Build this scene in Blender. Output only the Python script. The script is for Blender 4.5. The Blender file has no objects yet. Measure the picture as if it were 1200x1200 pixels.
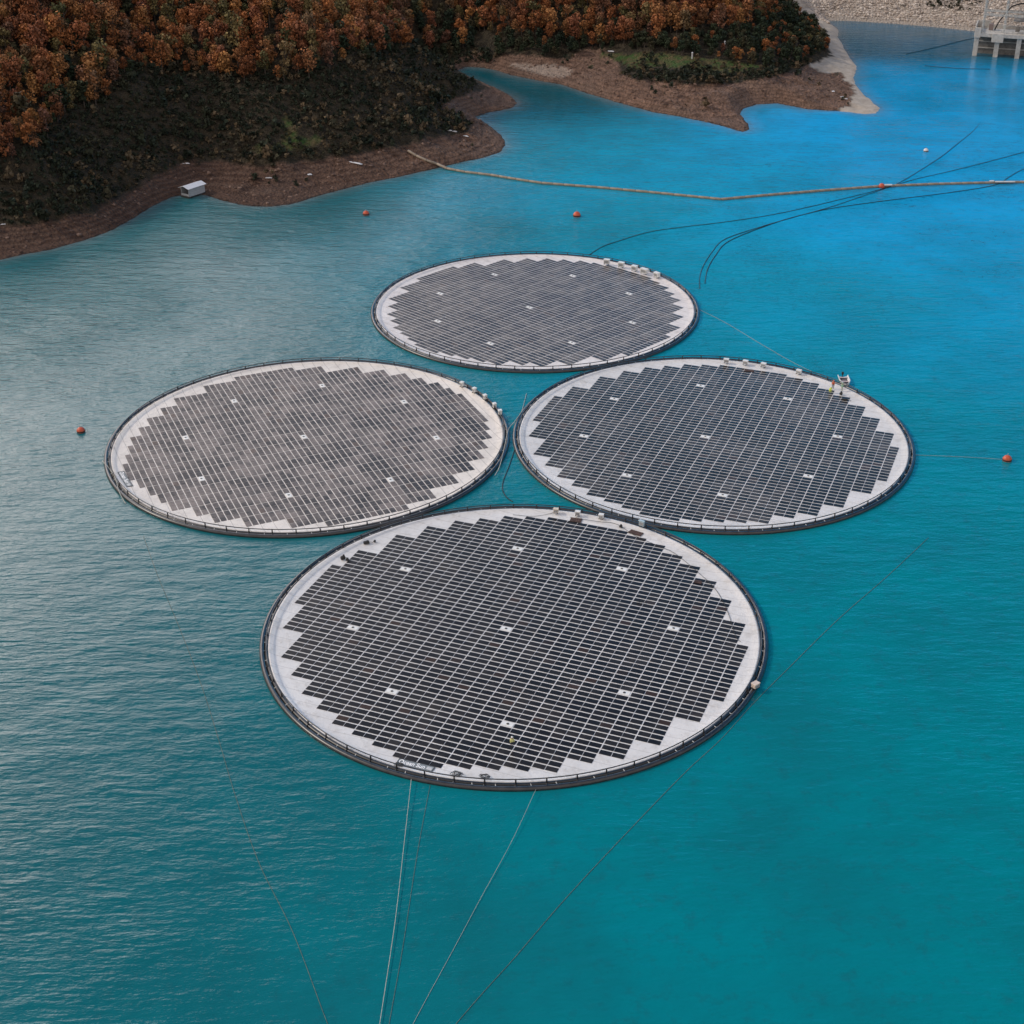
import bpy, bmesh, math, random
import numpy as np
from math import sin, cos, pi, radians as R
from mathutils import Vector, Matrix

# ------------------------------------------------------------------ camera
FPX, PIT, CH, CX, CY = 1689.22, 0.5176127, 114.4073, 630.727, 623.325   # focal px (1200 px frame), pitch, height, principal point
scene = bpy.context.scene
cam_d = bpy.data.cameras.new("camera"); cam = bpy.data.objects.new("camera", cam_d)
scene.collection.objects.link(cam); scene.camera = cam
cam.location = (0, 0, CH); cam.rotation_euler = (pi/2 - PIT, 0, 0)
cam_d.sensor_width = 36; cam_d.lens = FPX/1200*36
cam_d.shift_x = -(CX-600)/1200; cam_d.shift_y = (CY-600)/1200
cam_d.clip_start = 0.5; cam_d.clip_end = 12000

# ------------------------------------------------------------------ sky and sun
SUN_AZ, SUN_EL = R(-80), R(36)          # azimuth from +Y towards +X
scene.view_settings.view_transform = 'Standard'; scene.view_settings.look = 'None'
scene.view_settings.gamma = 1; scene.view_settings.exposure = 0.0
w = bpy.data.worlds.new("World"); scene.world = w; w.use_nodes = True
nt = w.node_tree; nt.nodes.clear(); L = nt.links
def N(t, **k):
    n = nt.nodes.new(t)
    for a, b in k.items(): setattr(n, a, b)
    return n
sky = N('ShaderNodeTexSky', sky_type='NISHITA', sun_disc=False)
sky.sun_elevation = SUN_EL; sky.sun_rotation = SUN_AZ; sky.ozone_density = 3.0; sky.dust_density = 0.6; sky.air_density = 1.0
tc = N('ShaderNodeTexCoord'); nz = N('ShaderNodeTexNoise'); nz.inputs['Scale'].default_value = 2.2; nz.inputs['Detail'].default_value = 7; nz.inputs['Roughness'].default_value = .55
mp = N('ShaderNodeMapping'); mp.inputs['Scale'].default_value = (1, 1, 2.6)
L.new(tc.outputs['Generated'], mp.inputs['Vector']); L.new(mp.outputs[0], nz.inputs['Vector'])
sx_ = N('ShaderNodeSeparateXYZ'); L.new(tc.outputs['Generated'], sx_.inputs[0])
c1 = N('ShaderNodeMath', operation='MULTIPLY_ADD'); c1.inputs[1].default_value = -1.7; c1.inputs[2].default_value = -.12; L.new(sx_.outputs['X'], c1.inputs[0])     # cloud bank to the west
c2 = N('ShaderNodeMath', operation='MULTIPLY_ADD'); c2.inputs[1].default_value = -1.2; c2.inputs[2].default_value = .10; L.new(sx_.outputs['Y'], c2.inputs[0])      # unseen southern cloud, added behind the camera for neutral fill light
cz = N('ShaderNodeMapRange'); cz.inputs['From Min'].default_value = .42; cz.inputs['From Max'].default_value = .70; cz.inputs['To Min'].default_value = 0.; cz.inputs['To Max'].default_value = .55; L.new(sx_.outputs['Z'], cz.inputs['Value'])
c5 = N('ShaderNodeMath', operation='SUBTRACT'); L.new(c1.outputs[0], c5.inputs[0]); L.new(cz.outputs[0], c5.inputs[1])      # the bank thins out overhead
c3 = N('ShaderNodeMath', operation='MAXIMUM'); L.new(c5.outputs[0], c3.inputs[0]); L.new(c2.outputs[0], c3.inputs[1])
ma = N('ShaderNodeMath', operation='MULTIPLY_ADD'); ma.inputs[1].default_value = .8
L.new(c3.outputs[0], ma.inputs[0]); L.new(nz.outputs['Fac'], ma.inputs[2])
rp = N('ShaderNodeValToRGB'); rp.color_ramp.elements[0].position = .46; rp.color_ramp.elements[1].position = .84
L.new(ma.outputs[0], rp.inputs[0])
hs = N('ShaderNodeHueSaturation'); hs.inputs['Saturation'].default_value = 1.15; hs.inputs['Hue'].default_value = .49; hs.inputs['Value'].default_value = 1.0; L.new(sky.outputs['Color'], hs.inputs['Color'])
tn = N('ShaderNodeMix', data_type='RGBA', blend_type='MULTIPLY'); tn.inputs['Factor'].default_value = 1; tn.inputs['B'].default_value = (.28, 1.30, 1.65, 1); L.new(hs.outputs['Color'], tn.inputs['A'])
mx = N('ShaderNodeMix', data_type='RGBA'); mx.inputs['B'].default_value = (9.0, 8.7, 8.6, 1)
gd = N('ShaderNodeVectorMath', operation='DOT_PRODUCT'); gd.inputs[1].default_value = Vector((-.36, .84, .36)).normalized(); L.new(tc.outputs['Generated'], gd.inputs[0])
gr_ = N('ShaderNodeMapRange', interpolation_type='SMOOTHSTEP'); gr_.inputs['From Min'].default_value = .90; gr_.inputs['From Max'].default_value = .99; gr_.inputs['To Min'].default_value = 1.0; gr_.inputs['To Max'].default_value = 5.8
L.new(gd.outputs['Value'], gr_.inputs['Value'])        # bright lobe added to the cloud for the sheen on the left water
g2 = N('ShaderNodeVectorMath', operation='DOT_PRODUCT'); g2.inputs[1].default_value = Vector((.30, .93, .16)).normalized(); L.new(tc.outputs['Generated'], g2.inputs[0])
g3 = N('ShaderNodeMapRange', interpolation_type='SMOOTHSTEP'); g3.inputs['From Min'].default_value = .90; g3.inputs['From Max'].default_value = 1.0; g3.inputs['To Min'].default_value = 1.0; g3.inputs['To Max'].default_value = 2.6
L.new(g2.outputs['Value'], g3.inputs['Value']); g4 = N('ShaderNodeVectorMath', operation='SCALE'); L.new(tn.outputs['Result'], g4.inputs[0]); L.new(g3.outputs[0], g4.inputs['Scale']); L.new(g4.outputs[0], mx.inputs['A'])      # gain added to the clear sky low in the north for azure water reflections
gm = N('ShaderNodeVectorMath', operation='SCALE'); gm.inputs[0].default_value = (8.5, 7.7, 7.4); L.new(gr_.outputs[0], gm.inputs['Scale']); L.new(gm.outputs[0], mx.inputs['B'])
L.new(rp.outputs['Color'], mx.inputs['Factor'])
bg = N('ShaderNodeBackground'); bg.inputs['Strength'].default_value = 0.10
L.new(mx.outputs['Result'], bg.inputs['Color'])
wo = N('ShaderNodeOutputWorld'); L.new(bg.outputs[0], wo.inputs[0])
sd_ = bpy.data.lights.new("sun", 'SUN'); sun = bpy.data.objects.new("sun", sd_); scene.collection.objects.link(sun)
sd_.energy = 2.0; sd_.angle = R(6); sd_.color = (1.0, .90, .78)
S = Vector((cos(SUN_EL)*sin(SUN_AZ), cos(SUN_EL)*cos(SUN_AZ), sin(SUN_EL)))
sun.rotation_euler = S.to_track_quat('Z', 'Y').to_euler()

# ------------------------------------------------------------------ helpers
COL = scene.collection
rng = np.random.default_rng(7); random.seed(7)
def proj(P):
    P = np.asarray(P, float); x, y, z = P[..., 0], P[..., 1], P[..., 2]-CH
    c, s = cos(PIT), sin(PIT); d = np.maximum(y*c - z*s, 1e-3); v = y*s + z*c
    return CX + FPX*x/d, CY - FPX*v/d
def un(px, py, z=0.0):
    X = (px-CX)/FPX; Y = (py-CY)/FPX; c, s = cos(PIT), sin(PIT)
    t = (z-CH)/(-s-Y*c)
    return (X*t, (c-Y*s)*t)
def u3(px, py, z=0.0):
    a = un(px, py, z); return Vector((a[0], a[1], z))

def mat(name, build):
    m = bpy.data.materials.new(name); m.use_nodes = True; t = m.node_tree; t.nodes.clear()
    o = t.nodes.new('ShaderNodeOutputMaterial'); p = t.nodes.new('ShaderNodeBsdfPrincipled'); t.links.new(p.outputs[0], o.inputs[0])
    build(t, p); return m
def nd(t, ty, ins=None, **k):
    n = t.nodes.new(ty)
    for a, b in k.items(): setattr(n, a, b)
    for a, b in (ins or {}).items():
        if hasattr(b, 'is_linked') or isinstance(b, bpy.types.NodeSocket): t.links.new(b, n.inputs[a])
        else: n.inputs[a].default_value = b
    return n
def mix(t, f, a, b, mode='MIX'):
    n = t.nodes.new('ShaderNodeMix'); n.data_type = 'RGBA'; n.blend_type = mode
    for k, v in (('Factor', f), ('A', a), ('B', b)):
        if isinstance(v, bpy.types.NodeSocket): t.links.new(v, n.inputs[k])
        elif k == 'Factor': n.inputs[k].default_value = v
        else: n.inputs[k].default_value = (*v, 1) if len(v) == 3 else v
    return n.outputs['Result']
def ramp(t, f, *st):
    n = t.nodes.new('ShaderNodeValToRGB'); e = n.color_ramp.elements
    while len(e) < len(st): e.new(.5)
    for q, (p, c) in zip(e, st):
        q.position = p; q.color = (c, c, c, 1) if isinstance(c, (int, float)) else (*c, 1)
    t.links.new(f, n.inputs[0]); return n.outputs['Color']
def noise(t, scale, detail=4, rough=.55, vec=None):
    n = t.nodes.new('ShaderNodeTexNoise'); n.inputs['Scale'].default_value = scale; n.inputs['Detail'].default_value = detail; n.inputs['Roughness'].default_value = rough
    if vec is not None: t.links.new(vec, n.inputs['Vector'])
    return n.outputs['Fac']
def geo(t): return t.nodes.new('ShaderNodeNewGeometry').outputs['Position']
def objc(t): return t.nodes.new('ShaderNodeTexCoord').outputs['Object']
def bump(t, p, h, strength, dist):
    b = nd(t, 'ShaderNodeBump', {'Strength': strength, 'Distance': dist, 'Height': h}); t.links.new(b.outputs[0], p.inputs['Normal']); return b
def attr(t, name, out='Fac'):
    a = t.nodes.new('ShaderNodeAttribute'); a.attribute_name = name; return a.outputs[out]
def simple(name, col, rough=.6, var=.15, scale=3.0, metal=0, spec=.5, bmp=0):
    def b(t, p):
        n = noise(t, scale, 4, .6, objc(t))
        c = mix(t, ramp(t, n, (.3, 0.), (.7, 1.)), tuple(x*(1-var) for x in col), tuple(min(1, x*(1+var)) for x in col))
        t.links.new(c, p.inputs['Base Color']); p.inputs['Roughness'].default_value = rough; p.inputs['Metallic'].default_value = metal
        p.inputs['Specular IOR Level'].default_value = spec
        if bmp: bump(t, p, n, bmp, .05)
    return mat(name, b)

class MB:
    """collects geometry, builds ONE mesh object"""
    def __init__(s): s.v = []; s.f = []; s.m = []; s.cm = 0; s.sm = False
    def add(s, vs, fs):
        o = len(s.v); s.v += [tuple(v) for v in vs]
        for f in fs: s.f.append(tuple(o+i for i in f)); s.m.append(s.cm)
        return s
    def box(s, c, sz, rz=0, bev=0, M=None):
        x, y, z = (a/2 for a in sz)
        if bev:
            b = min(bev, x*.9, y*.9, z*.9); bm = bmesh.new(); bmesh.ops.create_cube(bm, size=1)
            for v in bm.verts: v.co = Vector((v.co.x*sz[0], v.co.y*sz[1], v.co.z*sz[2]))
            bmesh.ops.bevel(bm, geom=bm.edges[:], offset=b, segments=2, affect='EDGES', profile=.5)
            bm.verts.index_update(); vs = [v.co.copy() for v in bm.verts]; fs = [[v.index for v in f.verts] for f in bm.faces]; bm.free()
        else:
            vs = [Vector((i*x, j*y, k*z)) for i in (-1, 1) for j in (-1, 1) for k in (-1, 1)]
            fs = [(0,1,3,2), (4,6,7,5), (0,4,5,1), (2,3,7,6), (0,2,6,4), (1,5,7,3)]
        T = Matrix.Translation(c) @ Matrix.Rotation(rz, 4, 'Z')
        if M is not None: T = M @ T
        return s.add([T @ v for v in vs], fs)
    def tube(s, pts, r, n=8, closed=False, cap=True):
        pts = [Vector(p) for p in pts]; m = len(pts); rr = r if hasattr(r, '__len__') else [r]*m
        vs = []; 
        for i, p in enumerate(pts):
            a = pts[(i-1) % m] if (closed or i > 0) else p; b = pts[(i+1) % m] if (closed or i < m-1) else p
            d = (b-a).normalized(); up = Vector((0, 0, 1)) if abs(d.z) < .95 else Vector((1, 0, 0))
            x = d.cross(up).normalized(); y = x.cross(d)
            vs += [p + (x*cos(2*pi*k/n) + y*sin(2*pi*k/n))*rr[i] for k in range(n)]
        fs = []
        for i in range(m if closed else m-1):
            j = (i+1) % m
            fs += [(i*n+k, i*n+(k+1) % n, j*n+(k+1) % n, j*n+k) for k in range(n)]
        if cap and not closed: fs += [tuple(range(n))[::-1], tuple((m-1)*n+k for k in range(n))]
        return s.add(vs, fs)
    def lathe(s, prof, n=16, c=(0, 0, 0)):
        vs = []; fs = []; m = len(prof)
        for r, z in prof: vs += [(c[0]+r*cos(2*pi*k/n), c[1]+r*sin(2*pi*k/n), c[2]+z) for k in range(n)]
        for i in range(m-1): fs += [(i*n+k, i*n+(k+1) % n, (i+1)*n+(k+1) % n, (i+1)*n+k) for k in range(n)]
        fs += [tuple(range(n))[::-1], tuple((m-1)*n+k for k in range(n))]
        return s.add(vs, fs)
    def mesh(s, name, mats, smooth=False):
        me = bpy.data.meshes.new(name); me.from_pydata([tuple(v) for v in s.v], [], s.f)
        for m_ in (mats if isinstance(mats, (list, tuple)) else [mats]): me.materials.append(m_)
        if len(set(s.m)) > 1: me.polygons.foreach_set('material_index', s.m)
        if smooth: me.polygons.foreach_set('use_smooth', [True]*len(me.polygons))
        me.update(); return me
    def build(s, name, mats, parent=None, smooth=False, loc=None):
        o = bpy.data.objects.new(name, s.mesh(name, mats, smooth)); COL.objects.link(o)
        if parent: o.parent = parent
        if loc is not None: o.location = loc
        return o
def npmesh(name, V, F, mats, attrs=None, smooth=False, midx=None):
    V = np.ascontiguousarray(V, np.float32); F = np.ascontiguousarray(F, np.int32); k = F.shape[1]
    me = bpy.data.meshes.new(name); me.vertices.add(len(V)); me.vertices.foreach_set('co', V.ravel())
    me.loops.add(F.size); me.loops.foreach_set('vertex_index', F.ravel())
    me.polygons.add(len(F)); me.polygons.foreach_set('loop_start', np.arange(0, F.size, k, dtype=np.int32))
    try: me.polygons.foreach_set('loop_total', np.full(len(F), k, np.int32))
    except Exception: pass
    for m_ in (mats if isinstance(mats, (list, tuple)) else [mats]): me.materials.append(m_)
    if midx is not None: me.polygons.foreach_set('material_index', np.asarray(midx, np.int32))
    me.update(calc_edges=True)
    for a, arr in (attrs or {}).items():
        at = me.attributes.new(a, 'FLOAT', 'POINT'); at.data.foreach_set('value', np.ascontiguousarray(arr, np.float32))
    me.polygons.foreach_set('use_smooth', np.full(len(F), smooth, bool))
    return me
def link(name, me, parent=None, loc=None):
    o = bpy.data.objects.new(name, me); COL.objects.link(o)
    if parent: o.parent = parent
    if loc is not None: o.location = loc
    return o
def tag(o, label=None, cat=None, group=None, kind=None):
    if label: o['label'] = label
    if cat: o['category'] = cat
    if group: o['group'] = group
    if kind: o['kind'] = kind
    return o
def empty(name, loc, rz=0, label=None, cat=None, group=None):
    o = bpy.data.objects.new(name, None); COL.objects.link(o); o.location = loc; o.rotation_euler = (0, 0, rz); o.empty_display_size = .5
    return tag(o, label, cat, group)
def copy_tree(o, parent=None):
    c = o.copy(); COL.objects.link(c)
    if parent: c.parent = parent
    for ch in list(o.children): copy_tree(ch, c)
    return c

def vnoise(x, y, seed=0):
    xi = np.floor(x).astype(np.int64); yi = np.floor(y).astype(np.int64); fx = x-xi; fy = y-yi
    fx = fx*fx*(3-2*fx); fy = fy*fy*(3-2*fy)
    def h(a, b):
        n = (a*374761393 + b*668265263 + seed*974634777) & 0x7fffffff
        n = ((n ^ (n >> 13))*1274126177) & 0x7fffffff
        return ((n ^ (n >> 16)) & 0xffff)/65535.0
    return (h(xi, yi)*(1-fx)+h(xi+1, yi)*fx)*(1-fy) + (h(xi, yi+1)*(1-fx)+h(xi+1, yi+1)*fx)*fy
def fbm(x, y, sc, oc=4, seed=0):
    r = 0; a = .5
    for i in range(oc): r = r + a*(vnoise(x/sc, y/sc, seed+i)-.5); sc /= 2.03; a *= .5
    return r*2
def inpoly(x, y, P):
    P = np.asarray(P, float); ins = np.zeros(np.shape(x), bool); n = len(P)
    for i in range(n):
        x1, y1 = P[i]; x2, y2 = P[(i+1) % n]
        if y1 == y2: continue
        c = (y1 > y) != (y2 > y); ins ^= c & (x < (x2-x1)*(y-y1)/(y2-y1)+x1)
    return ins
def sstep(a, b, x): t = np.clip((x-a)/(b-a), 0, 1); return t*t*(3-2*t)

# ------------------------------------------------------------------ shoreline and terrain
SH = [(0,305),(30,298),(60,293),(95,283),(130,270),(155,256),(175,243),(200,231),(222,227),(240,229),(262,236),(285,241),(310,243),(340,240),(380,228),(430,215),(490,202),(540,190),(570,184),(586,179),(593,171),(587,159),(571,146),(555,137),(575,131),(600,127),(607,121),(600,113),(585,106),(565,98),(545,90),(533,84),(545,78),(565,79),(581,82),(600,88),(630,94),(659,99),(688,109),(725,120),(765,131),(795,136),(843,147),(869,155),(879,152),(877,145),(866,134),(870,127),(888,122),(911,121),(949,128),(984,130),(1013,134),(1027,133),(1032,127),(1022,119),(1013,112),(1001,97),(1000,90),(1004,78),(990,59),(981,43),(982,35),(967,24),(1000,24.5),(1054,28),(1100,32),(1137,36),(1200,40),(1300,46)]
SHW = [(-1500, 120), (-700, 210), (-260, 300)] + [un(*p) for p in SH] + [(520, 600), (900, 640), (4000, 700), (4000, 6000), (-4000, 6000), (-4000, 120)]
SHW = np.array(SHW)
def sdist(x, y):
    d = np.full(x.shape, 1e9)
    n = len(SHW)
    for i in range(n-4):
        a, b = SHW[i], SHW[i+1]; ab = b-a
        t = np.clip(((x-a[0])*ab[0]+(y-a[1])*ab[1])/(ab@ab), 0, 1)
        d = np.minimum(d, np.hypot(x-a[0]-t*ab[0], y-a[1]-t*ab[1]))
    return np.where(inpoly(x, y, SHW), d, -d)
CP = [(0,268,3.5),(60,262,3.6),(120,245,3.8),(160,222,4),(200,192,4.6),(260,188,4.6),(330,192,4.6),(400,184,4.8),(460,172,5),(510,163,5),(548,152,4),
 (0,187,15),(60,150,20),(140,85,26),(200,73,24),(300,90,21.5),(383,80,22),(430,100,17),(480,45,24.5),(450,140,10),(520,130,7),(545,115,4),(575,112,1.5),
 (300,140,13),(200,135,14),(100,190,13),(0,0,42),(100,0,40),(200,0,36),(300,0,34),(400,0,33),(440,20,29),
 (500,70,9),(520,60,3),(540,40,8),(520,0,19),(560,40,7),(600,70,3),(600,50,8),(640,66,5),(680,58,5.5),(720,66,6),(745,92,5.5),(800,97,5.5),(850,98,5),(900,86,6),(760,64,8),(850,70,8),
 (600,0,20),(700,0,20),(800,0,21),(880,0,17),(900,45,11),(700,45,9),(800,45,12),(940,40,6),(960,60,2.5),(955,85,2),(985,120,1),(1005,120,.9),(990,80,1.2),(970,45,1.5),(950,20,3),(925,5,6),
 (1000,5,6),(1060,5,8),(1140,8,9.5),(1200,12,10),(1300,16,11)]
CW = [(*un(a, b, h), h) for a, b, h in CP]
CW += [(-260,360,24),(-330,470,46),(-200,560,52),(-90,640,54),(20,700,44),(120,760,58),(-500,420,80),(-600,700,110),(-300,900,110),(0,950,90),(200,700,34),(330,690,30),(520,720,45),(200,790,78),(330,790,80),(400,850,95),(700,900,80),(100,900,70),(0,1300,130),(-800,1300,150),(700,1400,150),(1200,1000,120),(-1100,500,110),(200,655,18),(300,650,17),(450,668,17)]
CW = np.array(CW)
def tps(r2): return .5*r2*np.log(r2+1e-9)
_x = CW[:, :2]/100; _n = len(_x)
_K = tps(((_x[:, None]-_x[None])**2).sum(-1)) + np.eye(_n)*.02; _P = np.c_[np.ones(_n), _x]
_A = np.block([[_K, _P], [_P.T, np.zeros((3, 3))]]); _w = np.linalg.solve(_A, np.r_[CW[:, 2], 0, 0, 0])
def height(x, y, sd=None):
    x = np.asarray(x, float); y = np.asarray(y, float)
    if sd is None: sd = sdist(x, y)
    q = _w[_n] + _w[_n+1]*x/100 + _w[_n+2]*y/100
    for i in range(_n): q = q + _w[i]*tps((x/100-_x[i, 0])**2+(y/100-_x[i, 1])**2)
    q = np.clip(q, 0, 170)
    rough = fbm(x, y, 22, 4, 3)*1.6*sstep(8, 60, sd) + fbm(x, y, 6, 4, 9)*1.7*sstep(0, 7, sd)
    h = np.minimum(np.maximum(q, .12*np.minimum(sd, 12)), .15+sd*.62) + rough*np.minimum(1, np.maximum(q, 0)/4+.05)
    h = h+np.where((sd > 1) & (h < 6.5), .13*np.sin(h*7.5+1.5*fbm(x, y, 12, 2, 55)), 0)-sstep(.12, .5, fbm(x*1.6, y*.5, 7, 2, 88))*1.1*sstep(2, 7, sd)*(h < 6)
    und = np.maximum(-.35*(-sd), -9) - .02
    return np.where(sd > 0, np.maximum(h, .02+sd*.01), und)
def axis(a, b, st, lo, hi, g=1.14):
    c = list(np.arange(a, b+.1, st)); s = st; x = c[0]; l = []
    while x > lo: s *= g; x -= s; l.append(x)
    s = st; x = c[-1]; r = []
    while x < hi: s *= g; x += s; r.append(x)
    return np.array(l[::-1]+c+r)
def grid(xs, ys):
    X, Y = np.meshgrid(xs, ys); nx, ny = len(xs), len(ys)
    i = np.arange(nx*ny).reshape(ny, nx); F = np.stack([i[:-1, :-1], i[:-1, 1:], i[1:, 1:], i[1:, :-1]], -1).reshape(-1, 4)
    return X.ravel(), Y.ravel(), F
gx, gy, gF = grid(axis(-155, 235, 1.5, -4200, 4200), axis(322, 660, 1.5, 60, 6000))
gs = sdist(gx, gy); gz = height(gx, gy, gs)
# ---- land cover, read once and stored on the ground itself
BANK1 = [(-200,400),(-60,330),(-200,300),(0,268),(50,262),(110,248),(150,228),(180,207),(215,191),(260,188),(300,195),(350,190),(400,184),(440,178),(480,168),(520,160),(548,155),(553,148),(547,140),(535,132),(515,126),(525,118),(545,112),(562,106),(590,104),(640,130),(600,210),(480,230),(300,260),(0,330)]
BANK2 = [(575,72),(590,64),(620,66),(645,69),(665,68),(682,57),(703,56),(718,64),(728,86),(745,93),(800,97),(850,98),(880,93),(903,90),(930,84),(948,78),(970,84),(990,92),(1005,112),(992,140),(880,165),(780,150),(600,110)]
BEACH = [(925,-20),(950,-20),(962,15),(990,32),(1000,50),(1016,76),(1012,96),(1045,128),(1030,142),(982,136),(990,124),(1000,118),(1001,108),(993,95),(985,84),(968,86),(950,78),(972,68),(973,58),(966,44),(955,32),(940,24),(925,12)]
SANDY = [(600,76),(640,74),(664,78),(670,86),(660,93),(640,89),(612,82)]
GRASS = [(695,60),(740,64),(780,62),(830,68),(880,74),(900,80),(860,84),(790,80),(745,80),(728,74)]
GRASS1 = [(290,172),(325,170),(340,158),(332,142),(340,138),(350,158),(378,164),(372,170),(345,176),(300,177)]
RIP = [(925,-16),(925,-10),(945,6),(958,20),(968,27),(1054,34),(1300,60),(1900,80),(1900,-16)]
def cover(x, y, z):
    px, py = proj(np.stack([x, y, z], -1)); j = fbm(x, y, 7, 3, 31)*9; px = px+j; py = py+j*.45
    near = (y > 300) & (y < 800)
    return [(inpoly(px, py, p) & near) for p in (BANK1, BANK2, BEACH, SANDY, GRASS, GRASS1, RIP)]
cv = cover(gx, gy, gz)
bank = (cv[0] | cv[1] | (gs < 5)) & ~cv[2] & ~cv[6]
def rockmat(t, p):
    g = geo(t); n1 = noise(t, .35, 6, .65, g); n2 = noise(t, 1.6, 5, .7, g); n3 = noise(t, .05, 3, .5, g)
    vo = nd(t, 'ShaderNodeTexVoronoi', {'Scale': 1.1, 'Vector': g}).outputs['Distance']
    forest = mix(t, ramp(t, n1, (.35, 0.), (.65, 1.)), (.030, .026, .018), (.075, .060, .040))
    bk = mix(t, ramp(t, n1, (.35, 0.), (.62, 1.)), (.115, .064, .043), (.31, .185, .13))
    bk = mix(t, ramp(t, n3, (.4, 0.), (.62, .7)), bk, (.22, .145, .11))
    bk = mix(t, ramp(t, n2, (.58, 0.), (.75, .8)), bk, (.27, .20, .16))
    bk = mix(t, ramp(t, n2, (.25, .75), (.45, 0.)), bk, (.03, .022, .018))
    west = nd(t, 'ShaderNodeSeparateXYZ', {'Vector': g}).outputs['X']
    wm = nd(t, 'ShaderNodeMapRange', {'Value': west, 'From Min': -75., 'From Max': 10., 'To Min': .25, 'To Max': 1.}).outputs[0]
    bk = mix(t, wm, mix(t, .76, bk, (.052, .024, .017)), bk)  # western bank darkened, the hill's shade put into its colour
    zz = nd(t, 'ShaderNodeSeparateXYZ', {'Vector': g}).outputs['Z']; zn = nd(t, 'ShaderNodeMath', {0: n1, 1: .9, 2: zz}, operation='MULTIPLY_ADD').outputs[0]
    zl = nd(t, 'ShaderNodeMath', {0: nd(t, 'ShaderNodeMath', {0: zn, 1: 7.5}, operation='MULTIPLY').outputs[0]}, operation='SINE').outputs[0]      # strand lines left by the falling lake
    bk = mix(t, ramp(t, zl, (.2, 0.), (.9, .35)), bk, (.05, .030, .022)); bk = mix(t, ramp(t, nd(t, 'ShaderNodeMath', {0: zl, 1: -1.}, operation='MULTIPLY').outputs[0], (.5, 0.), (1., .25)), bk, (.25, .17, .125))
    bk = mix(t, ramp(t, zn, (.45, .75), (.80, 0.)), bk, (.035, .022, .018))      # wet foot of the bank
    sand = mix(t, ramp(t, n1, (.3, 0.), (.7, 1.)), (.30, .26, .215), (.46, .40, .34))
    gr = mix(t, ramp(t, n1, (.38, 0.), (.60, 1.)), (.050, .105, .028), (.13, .105, .05))
    ri = mix(t, ramp(t, n2, (.3, 0.), (.7, 1.)), (.34, .285, .24), (.64, .57, .51))
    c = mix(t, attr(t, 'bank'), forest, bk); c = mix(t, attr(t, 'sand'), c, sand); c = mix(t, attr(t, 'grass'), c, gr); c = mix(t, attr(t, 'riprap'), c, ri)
    t.links.new(c, p.inputs['Base Color']); p.inputs['Roughness'].default_value = .95; p.inputs['Specular IOR Level'].default_value = .2
    s = nd(t, 'ShaderNodeMath', {0: n1, 1: n2}, operation='ADD').outputs[0]
    s = nd(t, 'ShaderNodeMath', {0: s, 1: vo}, operation='ADD').outputs[0]
    sn = nd(t, 'ShaderNodeMath', {0: attr(t, 'sand'), 1: -.8, 2: 1.}, operation='MULTIPLY_ADD').outputs[0]
    b = bump(t, p, s, 1., 1.3); t.links.new(sn, b.inputs['Strength'])
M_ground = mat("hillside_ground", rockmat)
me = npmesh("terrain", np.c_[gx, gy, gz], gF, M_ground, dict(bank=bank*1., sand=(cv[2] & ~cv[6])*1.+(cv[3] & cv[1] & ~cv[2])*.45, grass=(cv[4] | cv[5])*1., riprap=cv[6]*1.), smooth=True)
tag(link("terrain", me), kind='structure')

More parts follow.
